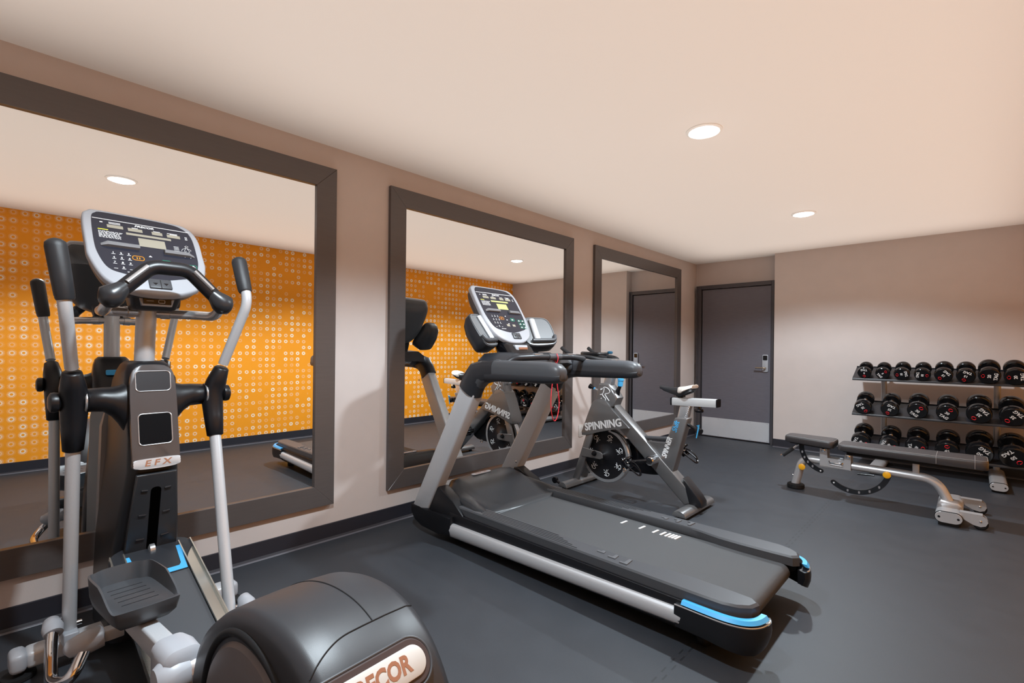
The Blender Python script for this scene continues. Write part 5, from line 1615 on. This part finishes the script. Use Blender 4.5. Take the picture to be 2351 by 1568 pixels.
# ------------------------------------------------------------------ dumbbell rack
RX0, RX1 = 1.965, 3.34
TILT = 22.0
LIPY, LIPZ = 6.20, (0.905, 0.537, 0.172)
SHD = 0.305
def rack():
    t = thing('dumbbell_rack', 'three-tier silver and black dumbbell rack against the back wall', 'dumbbell rack', ((RX0 + RX1) / 2, 6.35, 0))
    O = Vector(((RX0 + RX1) / 2, 6.35, 0))
    tr = Matrix.Translation(-O)
    ct, st_ = cos(radians(TILT)), sin(radians(TILT))
    for z in LIPZ:
        b = MB()
        def S(u, w):   # u along the slope, w normal
            return (LIPY + u * ct - w * st_, z + 0.022 + u * st_ + w * ct)
        prof = [S(0, 0), (LIPY - 0.004, z + 0.012), (LIPY - 0.004, z), (LIPY + 0.004, z), (LIPY + 0.006, z + 0.012), S(0.01, -0.006), S(SHD, -0.006), S(SHD, 0.008), S(SHD - 0.004, 0.008), S(SHD - 0.004, 0)]
        b.prism(prof, 'x', RX0, RX1, mx=None)
        sh = b.build('shelf', mat('black_shelf', (0.016, 0.016, 0.02), 0.32), t, ang=25, tf=tr)
        b = MB(); b.prism([(LIPY - 0.0045, z + 0.009), (LIPY - 0.0045, z + 0.0015), (LIPY - 0.0065, z + 0.003), (LIPY - 0.0065, z + 0.008)], 'x', RX0, RX1)
        b.build('lip_edge', M_DGREY, sh, tf=tr)
    for x in (2.20, 3.06):
        b = MB()
        b.tube([(x, 6.54, 0.06), (x, 6.54, 0.40), (x, 6.535, 0.78), (x, 6.50, 1.02)], 1.0, shape=rrect(0.05, 0.035, 0.012, 4), up=(0, 1, 0))
        b.build('upright_post', M_BENCHM, t, tf=tr)
        b = MB()
        b.prism(rrect(0.115, 0.068, 0.033, 8, x, 0.052), 'y', 5.90, 6.60)
        ft = b.build('foot', M_BENCHM, t, tf=tr)
        b = MB(); b.prism(rrect(0.122, 0.074, 0.036, 8, x, 0.052), 'y', 5.892, 5.90); b.build('foot_gasket', M_RUBBER, ft, tf=tr)
        b = MB(); b.prism(rrect(0.114, 0.066, 0.032, 8, x, 0.052), 'y', 5.885, 5.892, 0.002, 1); fp = b.build('foot_plate', M_BENCHM, ft, tf=tr)
        b = MB()
        for dx in (-0.038, 0.038):
            b.cyl((x + dx, 5.8855, 0.052), (x + dx, 5.883, 0.052), 0.006, n=12)
        b.each('plate_screw', M_GLOSS, fp, tf=tr)
        b = MB()
        for yy in (5.94, 6.56):
            b.box(x - 0.045, x + 0.045, yy - 0.03, yy + 0.03, 0.0, 0.02, 0.003, 1)
        b.each('foot_pad', M_RUBBER, ft, tf=tr)
        b = MB()
        for z in LIPZ:
            b.prism([(6.24, z + 0.026), (6.44, z + 0.104), (6.53, z + 0.13), (6.53, z + 0.04), (6.40, z + 0.015)], 'x', x - 0.012, x + 0.012)
        b.each('shelf_bracket', M_BENCHM, t, tf=tr)
    b = MB(); b.box(2.18, 3.08, 6.53, 6.555, 0.12, 0.16, 0.006); b.build('cross_brace', M_BENCHM, t, tf=tr)
rack()

M_URE = mat('black_urethane', (0.006, 0.006, 0.007), 0.12)
def dumbbell(wt, D, L):
    t = thing('dumbbell', 'x', 'dumbbell')
    R = D / 2
    hl = L * 0.27          # head thickness
    for s in (-1, 1):
        b = MB()
        e = 0.007
        y1 = L / 2
        pr = [(0.0, y1 - hl), (R * 0.45, y1 - hl), (R * 0.86, y1 - hl), (R * 0.97, y1 - hl + e), (R, y1 - hl + 2 * e), (R, y1 - 2 * e), (R * 0.965, y1 - e * 0.6), (R * 0.9, y1), (0.0, y1)]
        b.lathe(pr, (0, 0, 0), (0, s, 0), 40)
        hd = b.build('head', M_URE, t, ang=30)
        if s < 0:
            F = frame_mx((0, -L / 2 - 0.0004, 0), (1, 0, 0), (0, 0, 1))
            lettering('TAG', D * 0.23, M_WHITE, hd, F @ Matrix.Translation((0, -R * 0.56, 0)), t=0.0004, bold=D * 0.007, shear=0.1)
            lettering(str(wt), D * 0.21, M_WHITE, hd, F @ Matrix.Translation((0, 0.0, 0)), t=0.0004, bold=D * 0.006)
            b = MB()
            b.tube([F @ Vector((R * 0.19 * cos(radians(a)), R * 0.56 + R * 0.15 * sin(radians(a)), 0.0004)) for a in range(60, 400, 17)], R * 0.065, 6, flat=0.3)
            b.build('red_mark', M_RED, hd)
    b = MB()
    y0 = L / 2 - hl
    b.tube([(0, -y0, 0), (0, -y0 + 0.006, 0), (0, -y0 + 0.012, 0), (0, 0, 0), (0, y0 - 0.012, 0), (0, y0 - 0.006, 0), (0, y0, 0)], 0.014, 20, rad=[0.021, 0.020, 0.014, 0.0165, 0.014, 0.020, 0.021])
    b.build('handle', M_CHROME, t)
    return t
def dup(root):
    r = root.copy(); COL.objects.link(r)
    for ch in list(root.children):
        c = ch.copy(); COL.objects.link(c); c.parent = r
        for g in list(ch.children):
            d = g.copy(); COL.objects.link(d); d.parent = c
    return r
SIZES = {5: (.122, .175), 10: (.128, .195), 15: (.138, .21), 20: (.153, .235), 25: (.150, .25), 30: (.162, .26), 35: (.178, .27), 40: (.168, .275), 45: (.178, .285), 50: (.194, .30)}
ROWS = [[(5, 2.07, 270), (5, 2.223, 40), (10, 2.376, 190), (10, 2.533, -5), (15, 2.688, 225), (15, 2.843, 250), (20, 2.999, 175), (20, 3.165, 185)],
        [(25, 2.064, 305), (25, 2.285, 245), (30, 2.50, 50), (30, 2.716, 55), (35, 2.934, 225), (35, 3.150, 225)],
        [(40, 2.049, -20), (40, 2.281, -20), (45, 2.495, 0), (45, 2.719, 90), (50, 2.94, 230), (50, 3.155, 315)]]
TIER = ['top shelf', 'middle shelf', 'bottom shelf']
NTH = ['first', 'second', 'third', 'fourth', 'fifth', 'sixth', 'seventh', 'eighth']
protos = {}
for ri, row in enumerate(ROWS):
    seen = {}
    for ci, (wt, x, phi) in enumerate(row):
        k = seen.get(wt, 0); seen[wt] = k + 1
        D, L = SIZES[wt]
        if wt in protos:
            d = dup(protos[wt])
        else:
            d = protos[wt] = dumbbell(wt, D, L)
        d['label'] = '%s black dumbbell marked %d, %s from the left on the %s of the rack' % (('small' if wt <= 15 else 'medium' if wt <= 30 else 'large'), wt, NTH[ci], TIER[ri])
        d['category'] = 'dumbbell'
        d['group'] = 'dumbbells on the ' + TIER[ri]
        ct, st_ = cos(radians(TILT)), sin(radians(TILT))
        u = max(L / 2 - 0.018, 0.085)
        w_ = D / 2 + 0.0008
        d.location = (x, LIPY + u * ct - w_ * st_, LIPZ[ri] + 0.022 + u * st_ + w_ * ct)
        d.rotation_euler = (Matrix.Rotation(radians(TILT), 3, 'X') @ Matrix.Rotation(radians(90 - phi), 3, 'Y')).to_euler()
